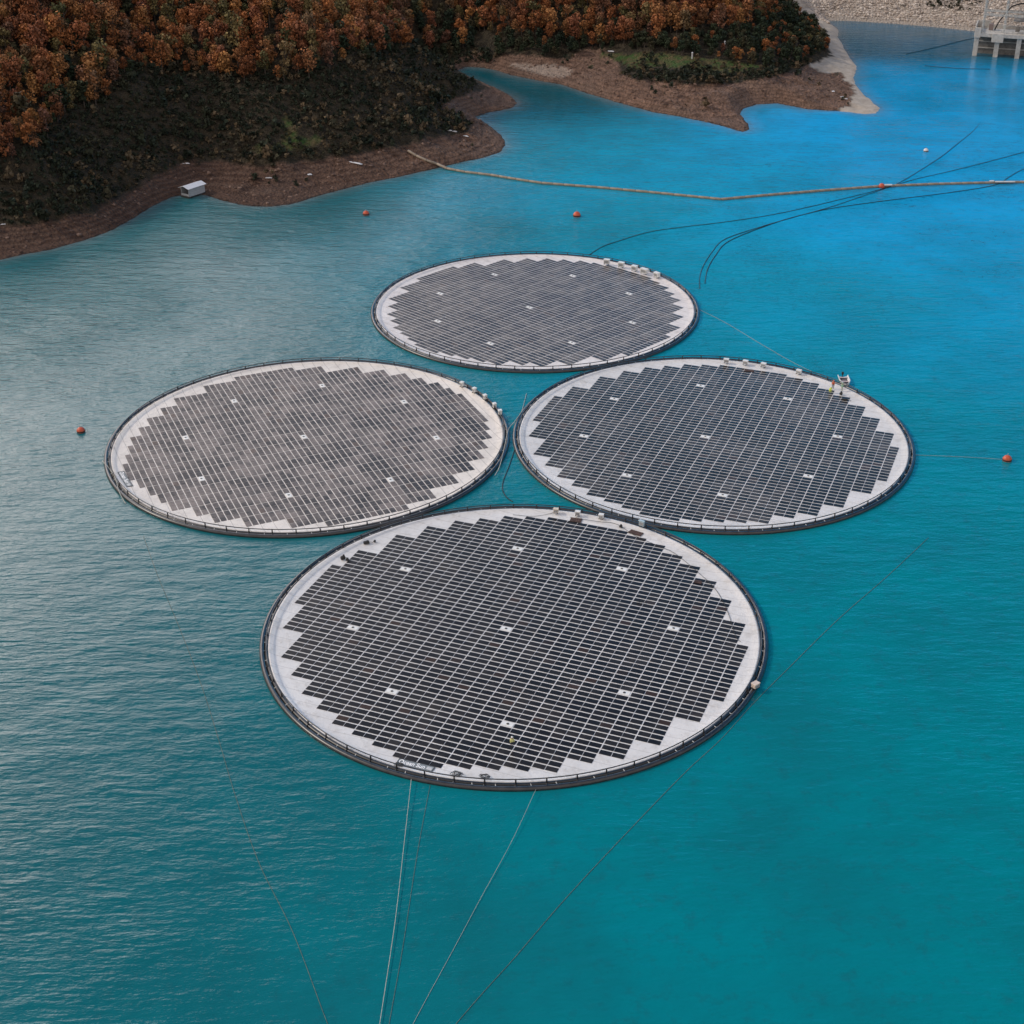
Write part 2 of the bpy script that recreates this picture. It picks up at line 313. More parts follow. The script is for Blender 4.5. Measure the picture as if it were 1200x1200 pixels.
# ---- water
wx, wy, wF = grid(axis(-160, 240, 3, -4500, 4500, 1.2), axis(100, 640, 3, -2500, 1500, 1.2))
ws = sdist(wx, wy)
def watermat(t, p):
    g = geo(t); sep = nd(t, 'ShaderNodeSeparateXYZ', {'Vector': g}); X, Y = sep.outputs['X'], sep.outputs['Y']
    def mr(v, a, b): 
        n = nd(t, 'ShaderNodeMapRange', {'Value': v, 'From Min': float(a), 'From Max': float(b)}, interpolation_type='SMOOTHSTEP'); return n.outputs[0]
    n0 = noise(t, .012, 4, .55, g); wob = nd(t, 'ShaderNodeMath', {0: n0, 1: 130., 2: -65.}, operation='MULTIPLY_ADD').outputs[0]
    Yw = nd(t, 'ShaderNodeMath', {0: Y, 1: wob}, operation='ADD').outputs[0]; Xw = nd(t, 'ShaderNodeMath', {0: X, 1: wob}, operation='ADD').outputs[0]
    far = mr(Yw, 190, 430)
    c = mix(t, far, (.001, .19, .222), (.0006, .27, .385)); c = mix(t, nd(t, 'ShaderNodeMath', {0: far, 1: mr(Xw, 10, 120)}, operation='MULTIPLY').outputs[0], c, (.0004, .30, .60))  # azure sky reflection put into the base colour towards the far right
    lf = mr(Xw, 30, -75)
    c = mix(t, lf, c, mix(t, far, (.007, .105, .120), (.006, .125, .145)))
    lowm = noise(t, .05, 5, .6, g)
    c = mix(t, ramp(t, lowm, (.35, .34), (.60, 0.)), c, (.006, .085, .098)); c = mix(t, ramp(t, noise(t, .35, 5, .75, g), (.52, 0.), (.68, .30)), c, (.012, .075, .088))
    cove = nd(t, 'ShaderNodeMath', {0: mr(Y, 535, 575), 1: mr(X, 85, 125)}, operation='MULTIPLY').outputs[0]      # dark hill reflection by the dam, put into the water colour
    inl = nd(t, 'ShaderNodeMath', {0: mr(Yw, 425, 480), 1: mr(X, 60, 5)}, operation='MULTIPLY').outputs[0]  # inlet: reflection and shade of the hills, also put into the colour
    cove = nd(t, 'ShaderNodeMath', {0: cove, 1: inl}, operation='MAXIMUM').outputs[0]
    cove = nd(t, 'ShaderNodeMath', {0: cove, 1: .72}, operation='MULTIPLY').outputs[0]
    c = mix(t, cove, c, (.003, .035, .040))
    calm = nd(t, 'ShaderNodeMath', {0: mr(Y, 400, 500), 1: -.6, 2: 1.}, operation='MULTIPLY_ADD').outputs[0]
    sh = attr(t, 'shore')
    c = mix(t, ramp(t, sh, (0., .55), (.16, .2), (.5, 0.)), c, (.17, .165, .16))
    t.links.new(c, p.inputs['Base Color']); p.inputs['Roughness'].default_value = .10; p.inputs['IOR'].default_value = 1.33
    p.inputs['Specular IOR Level'].default_value = .5
    m1 = nd(t, 'ShaderNodeMapping', {'Vector': g, 'Rotation': (0, 0, R(20)), 'Scale': (.13, .40, 1)}).outputs[0]
    m2 = nd(t, 'ShaderNodeMapping', {'Vector': g, 'Rotation': (0, 0, R(-30)), 'Scale': (.45, 1.0, 1)}).outputs[0]
    m3 = nd(t, 'ShaderNodeMapping', {'Vector': g, 'Rotation': (0, 0, R(52)), 'Scale': (.25, 1.5, 1)}).outputs[0]
    a = noise(t, 1., 3, .5, m1); b_ = noise(t, 1., 4, .65, m2); d_ = noise(t, 1., 2, .5, m3)
    amp = noise(t, .022, 4, .6, g)
    h = nd(t, 'ShaderNodeMath', {0: b_, 1: .6, 2: a}, operation='MULTIPLY_ADD').outputs[0]
    h = nd(t, 'ShaderNodeMath', {0: d_, 1: ramp(t, amp, (.45, 0.), (.6, .5)), 2: h}, operation='MULTIPLY_ADD').outputs[0]
    h = nd(t, 'ShaderNodeMath', {0: h, 1: ramp(t, amp, (.3, .55), (.7, 1.))}, operation='MULTIPLY').outputs[0]
    h = nd(t, 'ShaderNodeMath', {0: h, 1: calm}, operation='MULTIPLY').outputs[0]
    h = nd(t, 'ShaderNodeMath', {0: h, 1: nd(t, 'ShaderNodeMath', {0: mr(Yw, 110, 300), 1: .35, 2: .50}, operation='MULTIPLY_ADD').outputs[0]}, operation='MULTIPLY').outputs[0]
    bump(t, p, h, .9, .5)
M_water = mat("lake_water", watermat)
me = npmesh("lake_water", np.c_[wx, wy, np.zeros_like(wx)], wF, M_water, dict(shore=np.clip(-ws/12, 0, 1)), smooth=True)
tag(link("lake_water", me), kind='structure')

# ------------------------------------------------------------------ vegetation
def leafmat(name, stops):
    def b(t, p):
        oi = t.nodes.new('ShaderNodeObjectInfo').outputs['Random']
        s = nd(t, 'ShaderNodeMath', {0: oi, 1: attr(t, 'tr')}, operation='ADD').outputs[0]
        f = nd(t, 'ShaderNodeMath', {0: s}, operation='FRACT').outputs[0]
        c = ramp(t, f, *stops)
        lr = attr(t, 'lr')
        k = nd(t, 'ShaderNodeMath', {0: lr, 1: 1.35, 2: .30}, operation='MULTIPLY_ADD').outputs[0]
        cc = nd(t, 'ShaderNodeCombineColor', {0: k, 1: k, 2: k}).outputs[0]
        c = mix(t, 1., c, cc, 'MULTIPLY'); t.links.new(c, p.inputs['Base Color'])
        p.inputs['Roughness'].default_value = .8; p.inputs['Specular IOR Level'].default_value = .15
    return mat(name, b)
M_orange = leafmat("autumn_leaves", [(0, (.20, .072, .032)), (.2, (.29, .112, .040)), (.4, (.19, .072, .042)), (.6, (.32, .150, .052)), (.75, (.13, .062, .044)), (.9, (.17, .130, .055)), (1, (.07, .07, .030))])
M_green = leafmat("evergreen_leaves", [(0, (.016, .026, .018)), (.4, (.026, .038, .020)), (.75, (.038, .042, .024)), (1, (.070, .055, .030))])
M_scrub = leafmat("scrub_leaves", [(0, (.020, .028, .019)), (.45, (.036, .042, .026)), (.8, (.062, .055, .036)), (1, (.14, .10, .060))])
M_bark = simple("bark", (.07, .055, .045), .9, .3, 6)
def crown(seed, H, Rr, n, base=.3, lobes=7, q=.5):
    g = np.random.default_rng(seed); C = []; 
    for i in range(lobes):
        a = g.uniform(0, 2*pi); rr = Rr*g.uniform(.15, .62); zz = H*g.uniform(base+.1, .86)
        C.append((rr*cos(a), rr*sin(a), zz, Rr*g.uniform(.38, .62)))
    C.append((0, 0, H*.82, Rr*.5)); C = np.array(C)
    k = g.integers(0, len(C), n); d = g.normal(size=(n, 3)); d /= np.linalg.norm(d, axis=1)[:, None]
    rad = C[k, 3]*g.uniform(.45, 1.08, n)**.6
    P = C[k, :3] + d*rad[:, None]*np.array([1, 1, .85])
    nrm = d + g.normal(size=(n, 3))*.55; nrm /= np.linalg.norm(nrm, axis=1)[:, None]
    t = np.cross(nrm, g.normal(size=(n, 3))); t /= np.linalg.norm(t, axis=1)[:, None]; b = np.cross(nrm, t)
    s = (q*g.uniform(.6, 1.25, n))[:, None]
    V = np.stack([P+(t*1.1+b*.1)*s, P+(b*.8)*s, P-(t*.9-b*.15)*s, P-(b*.75)*s], 1).reshape(-1, 3)
    lobe_b = g.uniform(.25, .75, len(C))[k]
    lr = np.repeat(np.clip(lobe_b+g.normal(size=n)*.18, 0, 1), 4)
    return V, np.arange(4*n).reshape(-1, 4), lr
def trunk(seed, H, r):
    g = random.Random(seed); b = MB(); lean = (g.uniform(-.3, .3), g.uniform(-.3, .3))
    b.tube([(0, 0, -.5), (lean[0]*.3, lean[1]*.3, H*.3), (lean[0], lean[1], H*.6), (lean[0]*1.3, lean[1], H*.85)], [r*1.25, r, r*.6, r*.2], 6)
    for i in range(4):
        a = g.uniform(0, 6.28); z = H*g.uniform(.32, .55); l = H*.28
        b.tube([(lean[0]*.5, lean[1]*.5, z), (cos(a)*l*.6, sin(a)*l*.6, z+l*.5), (cos(a)*l, sin(a)*l, z+l*.9)], [r*.5, r*.3, r*.1], 4)
    return b
def proto_set(n, seed, H, Rr, leaves, m, base, lobes, q):
    out = []
    for i in range(n):
        h = H*(.85+.3*random.random()); r_ = Rr*(.85+.3*random.random())
        V, F, lr = crown(seed+i, h, r_, leaves, base, lobes, q)
        tb = trunk(seed+i, h, .16); tm = tb.mesh("trunk", M_bark)
        cm = npmesh("crown", V, F, m, dict(lr=lr, tr=np.zeros(len(V))))
        tv = np.array([tuple(v) for v in tb.v]); 
        out.append(dict(cm=cm, tm=tm, V=V, F=F, lr=lr, tv=tv, tf=tb.f))
    return out
OAK = proto_set(9, 100, 7.5, 2.5, 430, M_orange, .14, 10, .31)
EVG = proto_set(5, 200, 6.0, 2.4, 300, M_green, .08, 8, .42)
FOREST1 = [(-90,222),(-40,205),(0,192),(43,180),(62,156),(97,131),(127,118),(140,94),(170,86),(200,84),(233,88),(300,97),(345,95),(383,88),(394,74),(440,70),(478,56),(488,38),(460,14),(452,-20),(460,-260),(-200,-260),(-200,222)]
GULLY = [(488,38),(460,14),(452,-20),(460,-260),(562,-260),(562,30),(556,56),(530,66),(505,62)]
FOREST2 = [(562,-260),(562,42),(600,46),(640,50),(700,58),(722,54),(770,56),(800,44),(850,40),(880,28),(900,24),(915,2),(918,-20),(905,-120),(1000,-260)]
FOREST3 = [(925,-18),(1700,-18),(1700,-330),(925,-330)]
GREEN2 = [(580,70),(583,50),(600,44),(700,56),(770,54),(805,42),(850,38),(885,26),(900,22),(912,-10),(928,6),(945,26),(962,44),(970,58),(968,66),(945,72),(905,80),(880,76),(830,68),(780,62),(700,60),(680,58),(650,68),(600,62)]
def scatter(spacing, jit, x0, x1, y0, y1, seed):
    g = np.random.default_rng(seed); xs = np.arange(x0, x1, spacing); ys = np.arange(y0, y1, spacing*.9); X, Y = np.meshgrid(xs, ys)
    X = X + (np.arange(len(ys)) % 2)[:, None]*spacing/2
    X = X.ravel()+g.uniform(-jit, jit, X.size); Y = Y.ravel()+g.uniform(-jit, jit, Y.size)
    sd = sdist(X, Y); k = sd > 1.5; X, Y, sd = X[k], Y[k], sd[k]; Z = height(X, Y, sd); px, py = proj(np.stack([X, Y, Z], -1))
    return X, Y, Z, px, py, sd
X, Y, Z, px, py, sd = scatter(3.2, 1.5, -330, 420, 330, 860, 5)
g = np.random.default_rng(11); keep = g.random(len(X)) < .85
f1 = inpoly(px, py, FOREST1) & keep; gu = inpoly(px, py, GULLY) & keep; f2 = inpoly(px, py, FOREST2) & keep
thin = (fbm(X, Y, 26, 3, 77) > -.66); f1 &= thin
f3 = inpoly(px, py, FOREST3) & keep & (np.arange(len(X)) % 2 == 0)
e2 = inpoly(px, py, GREEN2) & keep & (sd > 4)
f2 &= ~e2
pool = []   # (x,y,z,scale,rot,proto,is_green,zone)
for zone, m_ in (('left', f1), ('gully', gu), ('right', f2), ('dam', f3)):
    for i in np.where(m_)[0]:
        green = g.random() < {'gully': .45, 'dam': .75}.get(zone, .07)
        pool.append((X[i], Y[i], Z[i], g.choice([.62, .8, .95, 1.1, 1.35])*g.uniform(.9, 1.1)*(1.35 if zone == 'dam' else 1) if zone != 'gully' else g.uniform(.7, 1.1), g.uniform(0, 6.28), int(g.integers(0, 5 if green else 9)), green, zone, px[i], py[i]))
for i in np.where(e2)[0]:
    oak_ = g.random() < (.30 if px[i] > 880 else .15)
    pool.append((X[i], Y[i], Z[i], g.uniform(.45, 1.0)*(.8 if oak_ else 1), g.uniform(0, 6.28), int(g.integers(0, 5)), not oak_, 'right' if oak_ else 'terrace', px[i], py[i]))
LBL = {('left', 0): ("rust orange oak tree in the dense autumn wood on the left hillside", "oaks of the left hillside wood"),
       ('right', 0): ("rust orange oak tree in the wood above the grassy terrace across the inlet", "oaks of the wood across the inlet"),
       ('gully', 0): ("brown leaved tree in the shaded gully behind the narrow inlet", "brown trees in the shaded gully"),
       ('left', 1): ("dark green tree standing among orange oaks on the left hillside", "green trees in the left hillside wood"),
       ('right', 1): ("dark green tree among the orange oaks above the grassy terrace", "green trees in the wood across the inlet"),
       ('gully', 1): ("dark evergreen tree in the shaded gully behind the narrow inlet", "evergreens in the shaded gully"),
       ('terrace', 1): ("dark evergreen tree along the lower edge of the wood behind the grassy terrace", "evergreens below the wood across the inlet")}
def inframe(t_): return -15 < t_[8] < 1215 and -12 < t_[9] < 300
vis = sorted([t_ for t_ in pool if inframe(t_) and not t_[6]], key=lambda t_: math.hypot(t_[1], t_[0])/t_[3])
visg = sorted([t_ for t_ in pool if inframe(t_) and t_[6]], key=lambda t_: math.hypot(t_[1], t_[0])/t_[3])
single = vis[:300] + visg[:300]; ids = set(id(t_) for t_ in single)
rest = [t_ for t_ in pool if id(t_) not in ids]
print("trees", len(pool), "visible", len(vis), len(visg))
for t_ in single:
    pr = (EVG if t_[6] else OAK)[t_[5]]; lab, grp = LBL[(t_[7], int(t_[6]))]
    e = empty("evergreen_tree" if t_[6] else "oak_tree", (t_[0], t_[1], t_[2]), t_[4], lab, "tree", grp); e.scale = (t_[3],)*3
    link("trunk", pr['tm'], e); link("crown", pr['cm'], e)
def merge(items, key, name, mats, label, cat, group=None):
    Vs, Fs, LR, TR, MI = [], [], [], [], []; o = 0; gg = np.random.default_rng(3)
    for t_ in items:
        pr = (EVG if t_[6] else OAK)[t_[5]]; c, s = cos(t_[4]), sin(t_[4]); Rm = np.array([[c, s, 0], [-s, c, 0], [0, 0, 1]])
        V = pr['V']@Rm*t_[3]+np.array(t_[:3]); Vs.append(V); Fs.append(pr['F']+o); o += len(V)
        LR.append(pr['lr']); TR.append(np.full(len(V), gg.random())); MI.append(np.full(len(pr['F']), int(t_[6])))
        tf = [f for f in pr['tf'] if len(f) == 4]; tv = pr['tv']@Rm*t_[3]+np.array(t_[:3])
        Vs.append(tv); Fs.append(np.array(tf)+o); o += len(tv); LR.append(np.zeros(len(tv))); TR.append(np.zeros(len(tv))); MI.append(np.full(len(tf), 2))
    me = npmesh(name, np.concatenate(Vs), np.concatenate(Fs), mats, dict(lr=np.concatenate(LR), tr=np.concatenate(TR)), midx=np.concatenate(MI))
    return tag(link(name, me), label, cat, kind='stuff')
merge(rest, 0, "forest", [M_orange, M_green, M_bark], "rust orange and brown autumn wood covering the upper hillsides", "forest")

# scrub: low bushes nobody could count
BUSH = [crown(300+i, 1.25, .85, 34, .15, 4, .30) for i in range(6)]
SCRUB1 = [(-90,262),(0,268),(50,262),(110,248),(150,226),(180,205),(215,189),(260,186),(300,193),(350,188),(400,182),(440,176),(480,166),(520,158),(548,153),(552,146),(540,134),(515,126),(530,116),(552,108),(560,98),(540,90),(528,84),(530,66),(505,52),(478,44),(394,60),(383,76),(345,83),(300,85),(233,76),(200,72),(140,82),(120,105),(90,118),(52,144),(33,168),(0,180),(-90,222)]
SCRUB2 = [(728,88),(735,82),(750,76),(770,82),(800,80),(850,84),(895,82),(910,74),(945,70),(955,74),(940,80),(905,90),(880,94),(850,99),(800,98),(745,94)]
SCRUB3 = [(528,84),(530,62),(505,58),(470,58),(440,72),(556,56),(581,60),(581,72),(560,76)]
RIPV = [(1052,-30),(1056,4),(1075,7),(1100,9),(1140,13),(1150,6),(1150,-30)]
RIPV2 = [(960,4),(972,8),(985,7),(993,-4),(985,-30),(962,-30)]
bx, by, bz, bqx, bqy, bsd = scatter(1.35, .6, -165, 200, 335, 640, 21)
bj = fbm(bx, by, 9, 3, 41)*7
k = (inpoly(bqx+bj, bqy+bj*.5, SCRUB1) & ~(inpoly(bqx+bj, bqy, GRASS1) & (rng.random(len(bx)) < .7)) | inpoly(bqx+bj, bqy+bj*.3, SCRUB2) | inpoly(bqx, bqy, SCRUB3)) & (rng.random(len(bx)) < .82*sstep(-.75, -.25, fbm(bx, by, 11, 4, 61))+.08)
k |= (inpoly(bqx+bj, bqy+bj*.5, GRASS)) & (rng.random(len(bx)) < .45*sstep(-.35, .35, fbm(bx, by, 8, 3, 91)))
k |= (inpoly(bqx, bqy, RIPV) | inpoly(bqx, bqy, RIPV2)) & (rng.random(len(bx)) < .6)
k |= (inpoly(bqx, bqy, BANK1) | inpoly(bqx, bqy, BANK2)) & (bsd > 6) & (rng.random(len(bx)) < .05) & (fbm(bx, by, 12, 2, 5) > .1)
Vs, Fs, LR, TR = [], [], [], []; o = 0; zone_ = fbm(bx, by, 15, 3, 123)
for i in np.where(k)[0]:
    V, F, lr = BUSH[int(rng.integers(0, 6))]; a = rng.uniform(0, 6.28); s = rng.choice([.45, .7, .95, 1.2, 1.9], p=[.2, .3, .27, .16, .07])*rng.uniform(.9, 1.15); c, sn = cos(a), sin(a)
    V = V@np.array([[c, sn, 0], [-sn, c, 0], [0, 0, 1]])*s*np.array([1, 1, rng.uniform(.6, 1.3)])+np.array([bx[i], by[i], bz[i]-.15])
    Vs.append(V); Fs.append(F+o); o += len(V); LR.append(lr); TR.append(np.full(len(V), np.clip(.42+.75*zone_[i]+rng.normal()*.16, 0, .999)))
me = npmesh("scrub", np.concatenate(Vs), np.concatenate(Fs), M_scrub, dict(lr=np.concatenate(LR), tr=np.concatenate(TR)))
tag(link("scrub", me), "dark green low scrub covering the slopes between the brown banks and the woods", "scrub", kind='stuff')

# loose stones on the banks and the rubble facing of the dam
bm = bmesh.new(); bmesh.ops.create_icosphere(bm, subdivisions=1, radius=1); bm.verts.index_update()
IV = np.array([tuple(v.co) for v in bm.verts]); IF = np.array([[v.index for v in f.verts] for f in bm.faces]); bm.free()
def stones(X, Y, Z, smin, smax, seed):
    gg = np.random.default_rng(seed); Vs, Fs, T = [], [], []; o = 0
    for i in range(len(X)):
        s = smin+(smax-smin)*gg.random()**2; J = IV*(1+gg.uniform(-.25, .25, (len(IV), 1)))*np.array([s*gg.uniform(.7, 1.4), s*gg.uniform(.7, 1.3), s*gg.uniform(.5, .9)])
        a = gg.uniform(0, 6.28); c, sn = cos(a), sin(a); J = J@np.array([[c, sn, 0], [-sn, c, 0], [0, 0, 1]])
        Vs.append(J+np.array([X[i], Y[i], Z[i]])); Fs.append(IF+o); o += len(IV); T.append(np.full(len(IV), gg.random()))
    return np.concatenate(Vs), np.concatenate(Fs), np.concatenate(T)
def stonemat(name, a, b_):
    def f(t, p):
        n = noise(t, 4., 3, .6, geo(t)); c = mix(t, attr(t, 'tr'), a, b_); c = mix(t, ramp(t, n, (.35, .35), (.65, 0.)), c, tuple(x*.6 for x in a))
        t.links.new(c, p.inputs['Base Color']); p.inputs['Roughness'].default_value = .9; p.inputs['Specular IOR Level'].default_value = .2
    return mat(name, f)
M_stone = stonemat("bank_stone", (.075, .046, .036), (.27, .18, .14)); M_rip = stonemat("dam_stone", (.38, .31, .26), (.72, .65, .585))
k = (inpoly(bqx+bj, bqy, BANK1) | inpoly(bqx+bj, bqy, BANK2)) & ~inpoly(bqx, bqy, BEACH) & (rng.random(len(bx)) < .40)
V, F, T = stones(bx[k], by[k], bz[k]+.02, .12, .60, 1)
tag(link("bank_stones", npmesh("bank_stones", V, F, M_stone, dict(tr=T))), "brown loose stones scattered over the bare lake banks", "stones", kind='stuff')
rx, ry, rz, rpx, rpy, rsd = scatter(1.0, .45, 118, 262, 590, 690, 33)
k = inpoly(rpx, rpy, RIP) & (rsd < 62)
V, F, T = stones(rx[k], ry[k], rz[k]+.05, .35, .8, 2)
tag(link("dam_rubble", npmesh("dam_rubble", V, F, M_rip, dict(tr=T))), "pale rubble stones facing the dam slope at the water edge", "rubble", kind='stuff')

# ------------------------------------------------------------------ floating solar platforms
RINGS = dict(near=(-3.41, 173.03, -21), west=(-41.22, 234.86, -65.5), east=(31.45, 235.93, -21), far=(-.65, 300.61, -43.5))
def membrane_mat(name, c0, c1, seam):
    def b(t, p):
        o = objc(t); n1 = noise(t, .12, 5, .6, o); n2 = noise(t, 1.3, 5, .7, o)
        c = mix(t, ramp(t, n1, (.35, 0.), (.65, 1.)), c0, c1)
        c = mix(t, ramp(t, n2, (.55, 0.), (.75, .5)), c, (.34, .31, .28))
        n3 = noise(t, .45, 6, .7, o); c = mix(t, ramp(t, n3, (.52, 0.), (.70, .45)), c, (.40, .36, .32))
        w_ = nd(t, 'ShaderNodeTexWave', {'Vector': o, 'Scale': .152, 'Distortion': .35, 'Detail': 2., 'Detail Scale': .3}, bands_direction='Y', wave_profile='SAW')
        c = mix(t, ramp(t, w_.outputs['Fac'], (0., seam), (.075, 0.)), c, (.22, .20, .19))
        t.links.new(c, p.inputs['Base Color']); p.inputs['Roughness'].default_value = .55; p.inputs['Specular IOR Level'].default_value = .3
        bump(t, p, nd(t, 'ShaderNodeMath', {0: n2, 1: n3}, operation='ADD').outputs[0], .5, .15)
    return mat(name, b)
MEMB = dict(near=membrane_mat("membrane_white", (.60, .585, .575), (.70, .685, .675), .45), east=membrane_mat("membrane_pale_grey", (.585, .57, .56), (.685, .67, .66), .45),
            west=membrane_mat("membrane_cream", (.65, .60, .55), (.76, .705, .65), .75), far=membrane_mat("membrane_blush", (.64, .59, .57), (.74, .695, .67), .6))
def panel_mat(name, base, dust, lo, hi, scale, rough, pv=.16):
    def b(t, p):
        g_ = geo(t); n1 = noise(t, scale, 6, .7, g_); oi = t.nodes.new('ShaderNodeObjectInfo').outputs['Random']
        r_ = nd(t, 'ShaderNodeMath', {0: nd(t, 'ShaderNodeMath', {0: oi, 1: attr(t, 'tr')}, operation='ADD').outputs[0]}, operation='FRACT').outputs[0]
        f = nd(t, 'ShaderNodeMath', {0: nd(t, 'ShaderNodeMath', {0: r_, 1: pv, 2: -pv/2}, operation='MULTIPLY_ADD').outputs[0], 1: n1}, operation='ADD').outputs[0]
        c = mix(t, ramp(t, f, (lo, 0.), (hi, 1.)), base, dust)
        c = mix(t, ramp(t, r_, (.965, 0.), (.985, .55)), c, (.06, .032, .02))
        t.links.new(c, p.inputs['Base Color']); p.inputs['Roughness'].default_value = rough; p.inputs['Specular IOR Level'].default_value = .13
    return mat(name, b)
PANM = dict(near=panel_mat("panel_glass_clean", (.013, .012, .013), (.040, .034, .030), .45, .75, .16, .3),
            east=panel_mat("panel_glass_light_dust", (.018, .0155, .013), (.11, .095, .085), .48, .80, .07, .3),
            west=panel_mat("panel_glass_dusty", (.040, .038, .041), (.20, .17, .16), .40, .64, .13, .45, .16),
            far=panel_mat("panel_glass_thin_dust", (.030, .030, .036), (.14, .125, .115), .40, .66, .12, .38, .2))
M_hdpe = simple("black_pipe", (.016, .016, .018), .38, .4, 2., spec=.6)
M_hdpe2 = simple("weathered_black_pipe", (.022, .022, .024), .35, .6, 1.2, spec=.7)
M_white = simple("white_paint", (.70, .70, .68), .5, .1, 5.)
M_dark = simple("dark_rubber", (.02, .02, .02), .7, .3, 4.)
M_rope = simple("pale_rope", (.42, .42, .38), .9, .2, 6.)
M_ropeg = simple("weedy_rope", (.13, .17, .14), .9, .4, 1.5)
M_steel = simple("galvanised_steel", (.33, .34, .35), .5, .2, 4., metal=.3)
NP = 58
def ring_shape(rad, z, r, n=232, k=10):
    b = MB(); b.tube([(rad*cos(2*pi*i/n), rad*sin(2*pi*i/n), z) for i in range(n)], r, k, closed=True); return b
me_outer = ring_shape(35.75, .14, .37).mesh("outer_float_pipe", M_hdpe2, True)
me_inner = ring_shape(35.04, .16, .32).mesh("inner_float_pipe", M_hdpe, True)
me_rail = ring_shape(35.12, 1.12, .075, 232, 6).mesh("handrail", M_hdpe, True)
b = MB(); b.box((35.4, 0, .16), (1.35, .34, .30), bev=.06); b.lathe([(.34, -.28), (.34, .28)], 10, (0, 0, 0))
b = MB(); b.box((35.38, 0, .30), (1.25, .26, .22), bev=.05)
for rr in (35.05, 35.72): b.tube([(rr, -.22, .12), (rr, .22, .12)], .315, 10)
me_bracket = b.mesh("bracket", M_hdpe)
b = MB(); b.tube([(35.1, 0, .3), (35.12, 0, .75), (35.12, 0, 1.13)], [.15, .10, .09], 8); b.tube([(35.12, 0, .5), (35.6, 0, .32)], .04, 6)
me_post = b.mesh("rail_post", M_hdpe)
b = MB(); b.tube([(35.05, 0, .40), (35.12, .02, .42), (35.25, .04, .36), (35.5, .1, .33), (35.75, .3, .36)], .05, 6)
me_tie = b.mesh("rope_tie", M_white)
# membrane: a shallow dish whose rim climbs the inner pipe
b = MB(); nn = 116; prof = [(0.001, .20), (12, .20), (24, .20), (33.45, .20), (34.1, .26), (34.65, .44), (34.86, .47), (34.9, .30)]
b.lathe(prof, nn); b.f = [f for f in b.f if len(f) == 4]; b.m = b.m[:len(b.f)]; me_memb = b.mesh("membrane", M_white, True)
def cells():
    out = []
    for k in range(38):
        pairs = (k,) if k in (0, 37) else ((k-1)//2*2+1, (k-1)//2*2+2)
        us = [-32.64+q*1.7176 for q in pairs]; m_ = max(max(abs(u), abs(u+1.65)) for u in us)
        hh = math.sqrt(max(0, 33.35**2-m_*m_)); u0 = -32.64+k*1.7176
        off = (.018 if k % 2 else -.018)
        for j in range(-33, 34):
            v0 = j*1.086-.35
            if v0 > -hh and v0+1.0 < hh: out.append((u0+.825+off, v0+.5, k, j))
    return out
CELLS = cells()
_c = min(CELLS, key=lambda c_: math.hypot(c_[0]+.86, c_[1]+.79)); VENTS = {(_c[2], _c[3])}
for q in range(8):
    a = R(45*q+21); tx, ty = 22.4*cos(a)-.2, 22.4*sin(a)-.2
    _c = min(CELLS, key=lambda c_: math.hypot(c_[0]-tx, c_[1]-ty)); VENTS.add((_c[2], _c[3]))
def panel_geo(b, c):
    b.box((c[0], c[1], c[2]), (1.57, .84, .03))
M_frame = simple("panel_frame", (.10, .10, .105), .5, .1, 5.); PSZ = dict(near=(1.57, .84), east=(1.57, .84), west=(1.545, .895), far=(1.57, .85)); me_panel = {}
for k_, (pw, ph_) in PSZ.items():
    b = MB(); b.box((0, 0, 0), (pw, ph_, .03)); b.box((0, 0, -.003), (pw+.02, ph_+.02, .020)); b.m = [0]*6+[1]*6; me_panel[k_] = b.mesh("solar_panel", [PANM[k_], M_frame])
b = MB(); b.box((0, 0, .03), (1.55, .82, .05), bev=.02); b.lathe([(.20, .05), (.20, .10), (.10, .11)], 10); b.m = [0]*(len(b.f)-12)+[1]*12
me_vent = b.mesh("air_vent", [M_white, M_dark])
PLAB = dict(near="nearest round floating solar platform, clean black panels on a white membrane", west="left round floating solar platform with dusty grey brown panels on a cream membrane",
            east="right round floating solar platform with dark panels, a small boat moored at its far rim", far="farthest round floating solar platform, greyish panels, behind the other three")
platform = {}
def lettering(text, size, m_, parent, loc, rz, bold=.012):
    cu = bpy.data.curves.new("sign_letters", 'FONT'); cu.body = text; cu.size = size; cu.extrude = .006; cu.offset = bold*size; cu.align_x = 'CENTER'; cu.align_y = 'CENTER'
    tmp = bpy.data.objects.new("tmp", cu); COL.objects.link(tmp); dg = bpy.context.evaluated_depsgraph_get(); dg.update()
    me_ = bpy.data.meshes.new_from_object(tmp.evaluated_get(dg)); bpy.data.objects.remove(tmp); bpy.data.curves.remove(cu)
    me_.materials.clear(); me_.materials.append(m_); me_.name = "sign_letters"
    o = link("sign_letters", me_, parent, loc); o.rotation_euler = (0, 0, rz); return o
M_sign = simple("grey_sign", (.17, .19, .20), .6, .1, 4.); M_letter = simple("white_lettering", (.85, .85, .85), .5, .03, 4.)
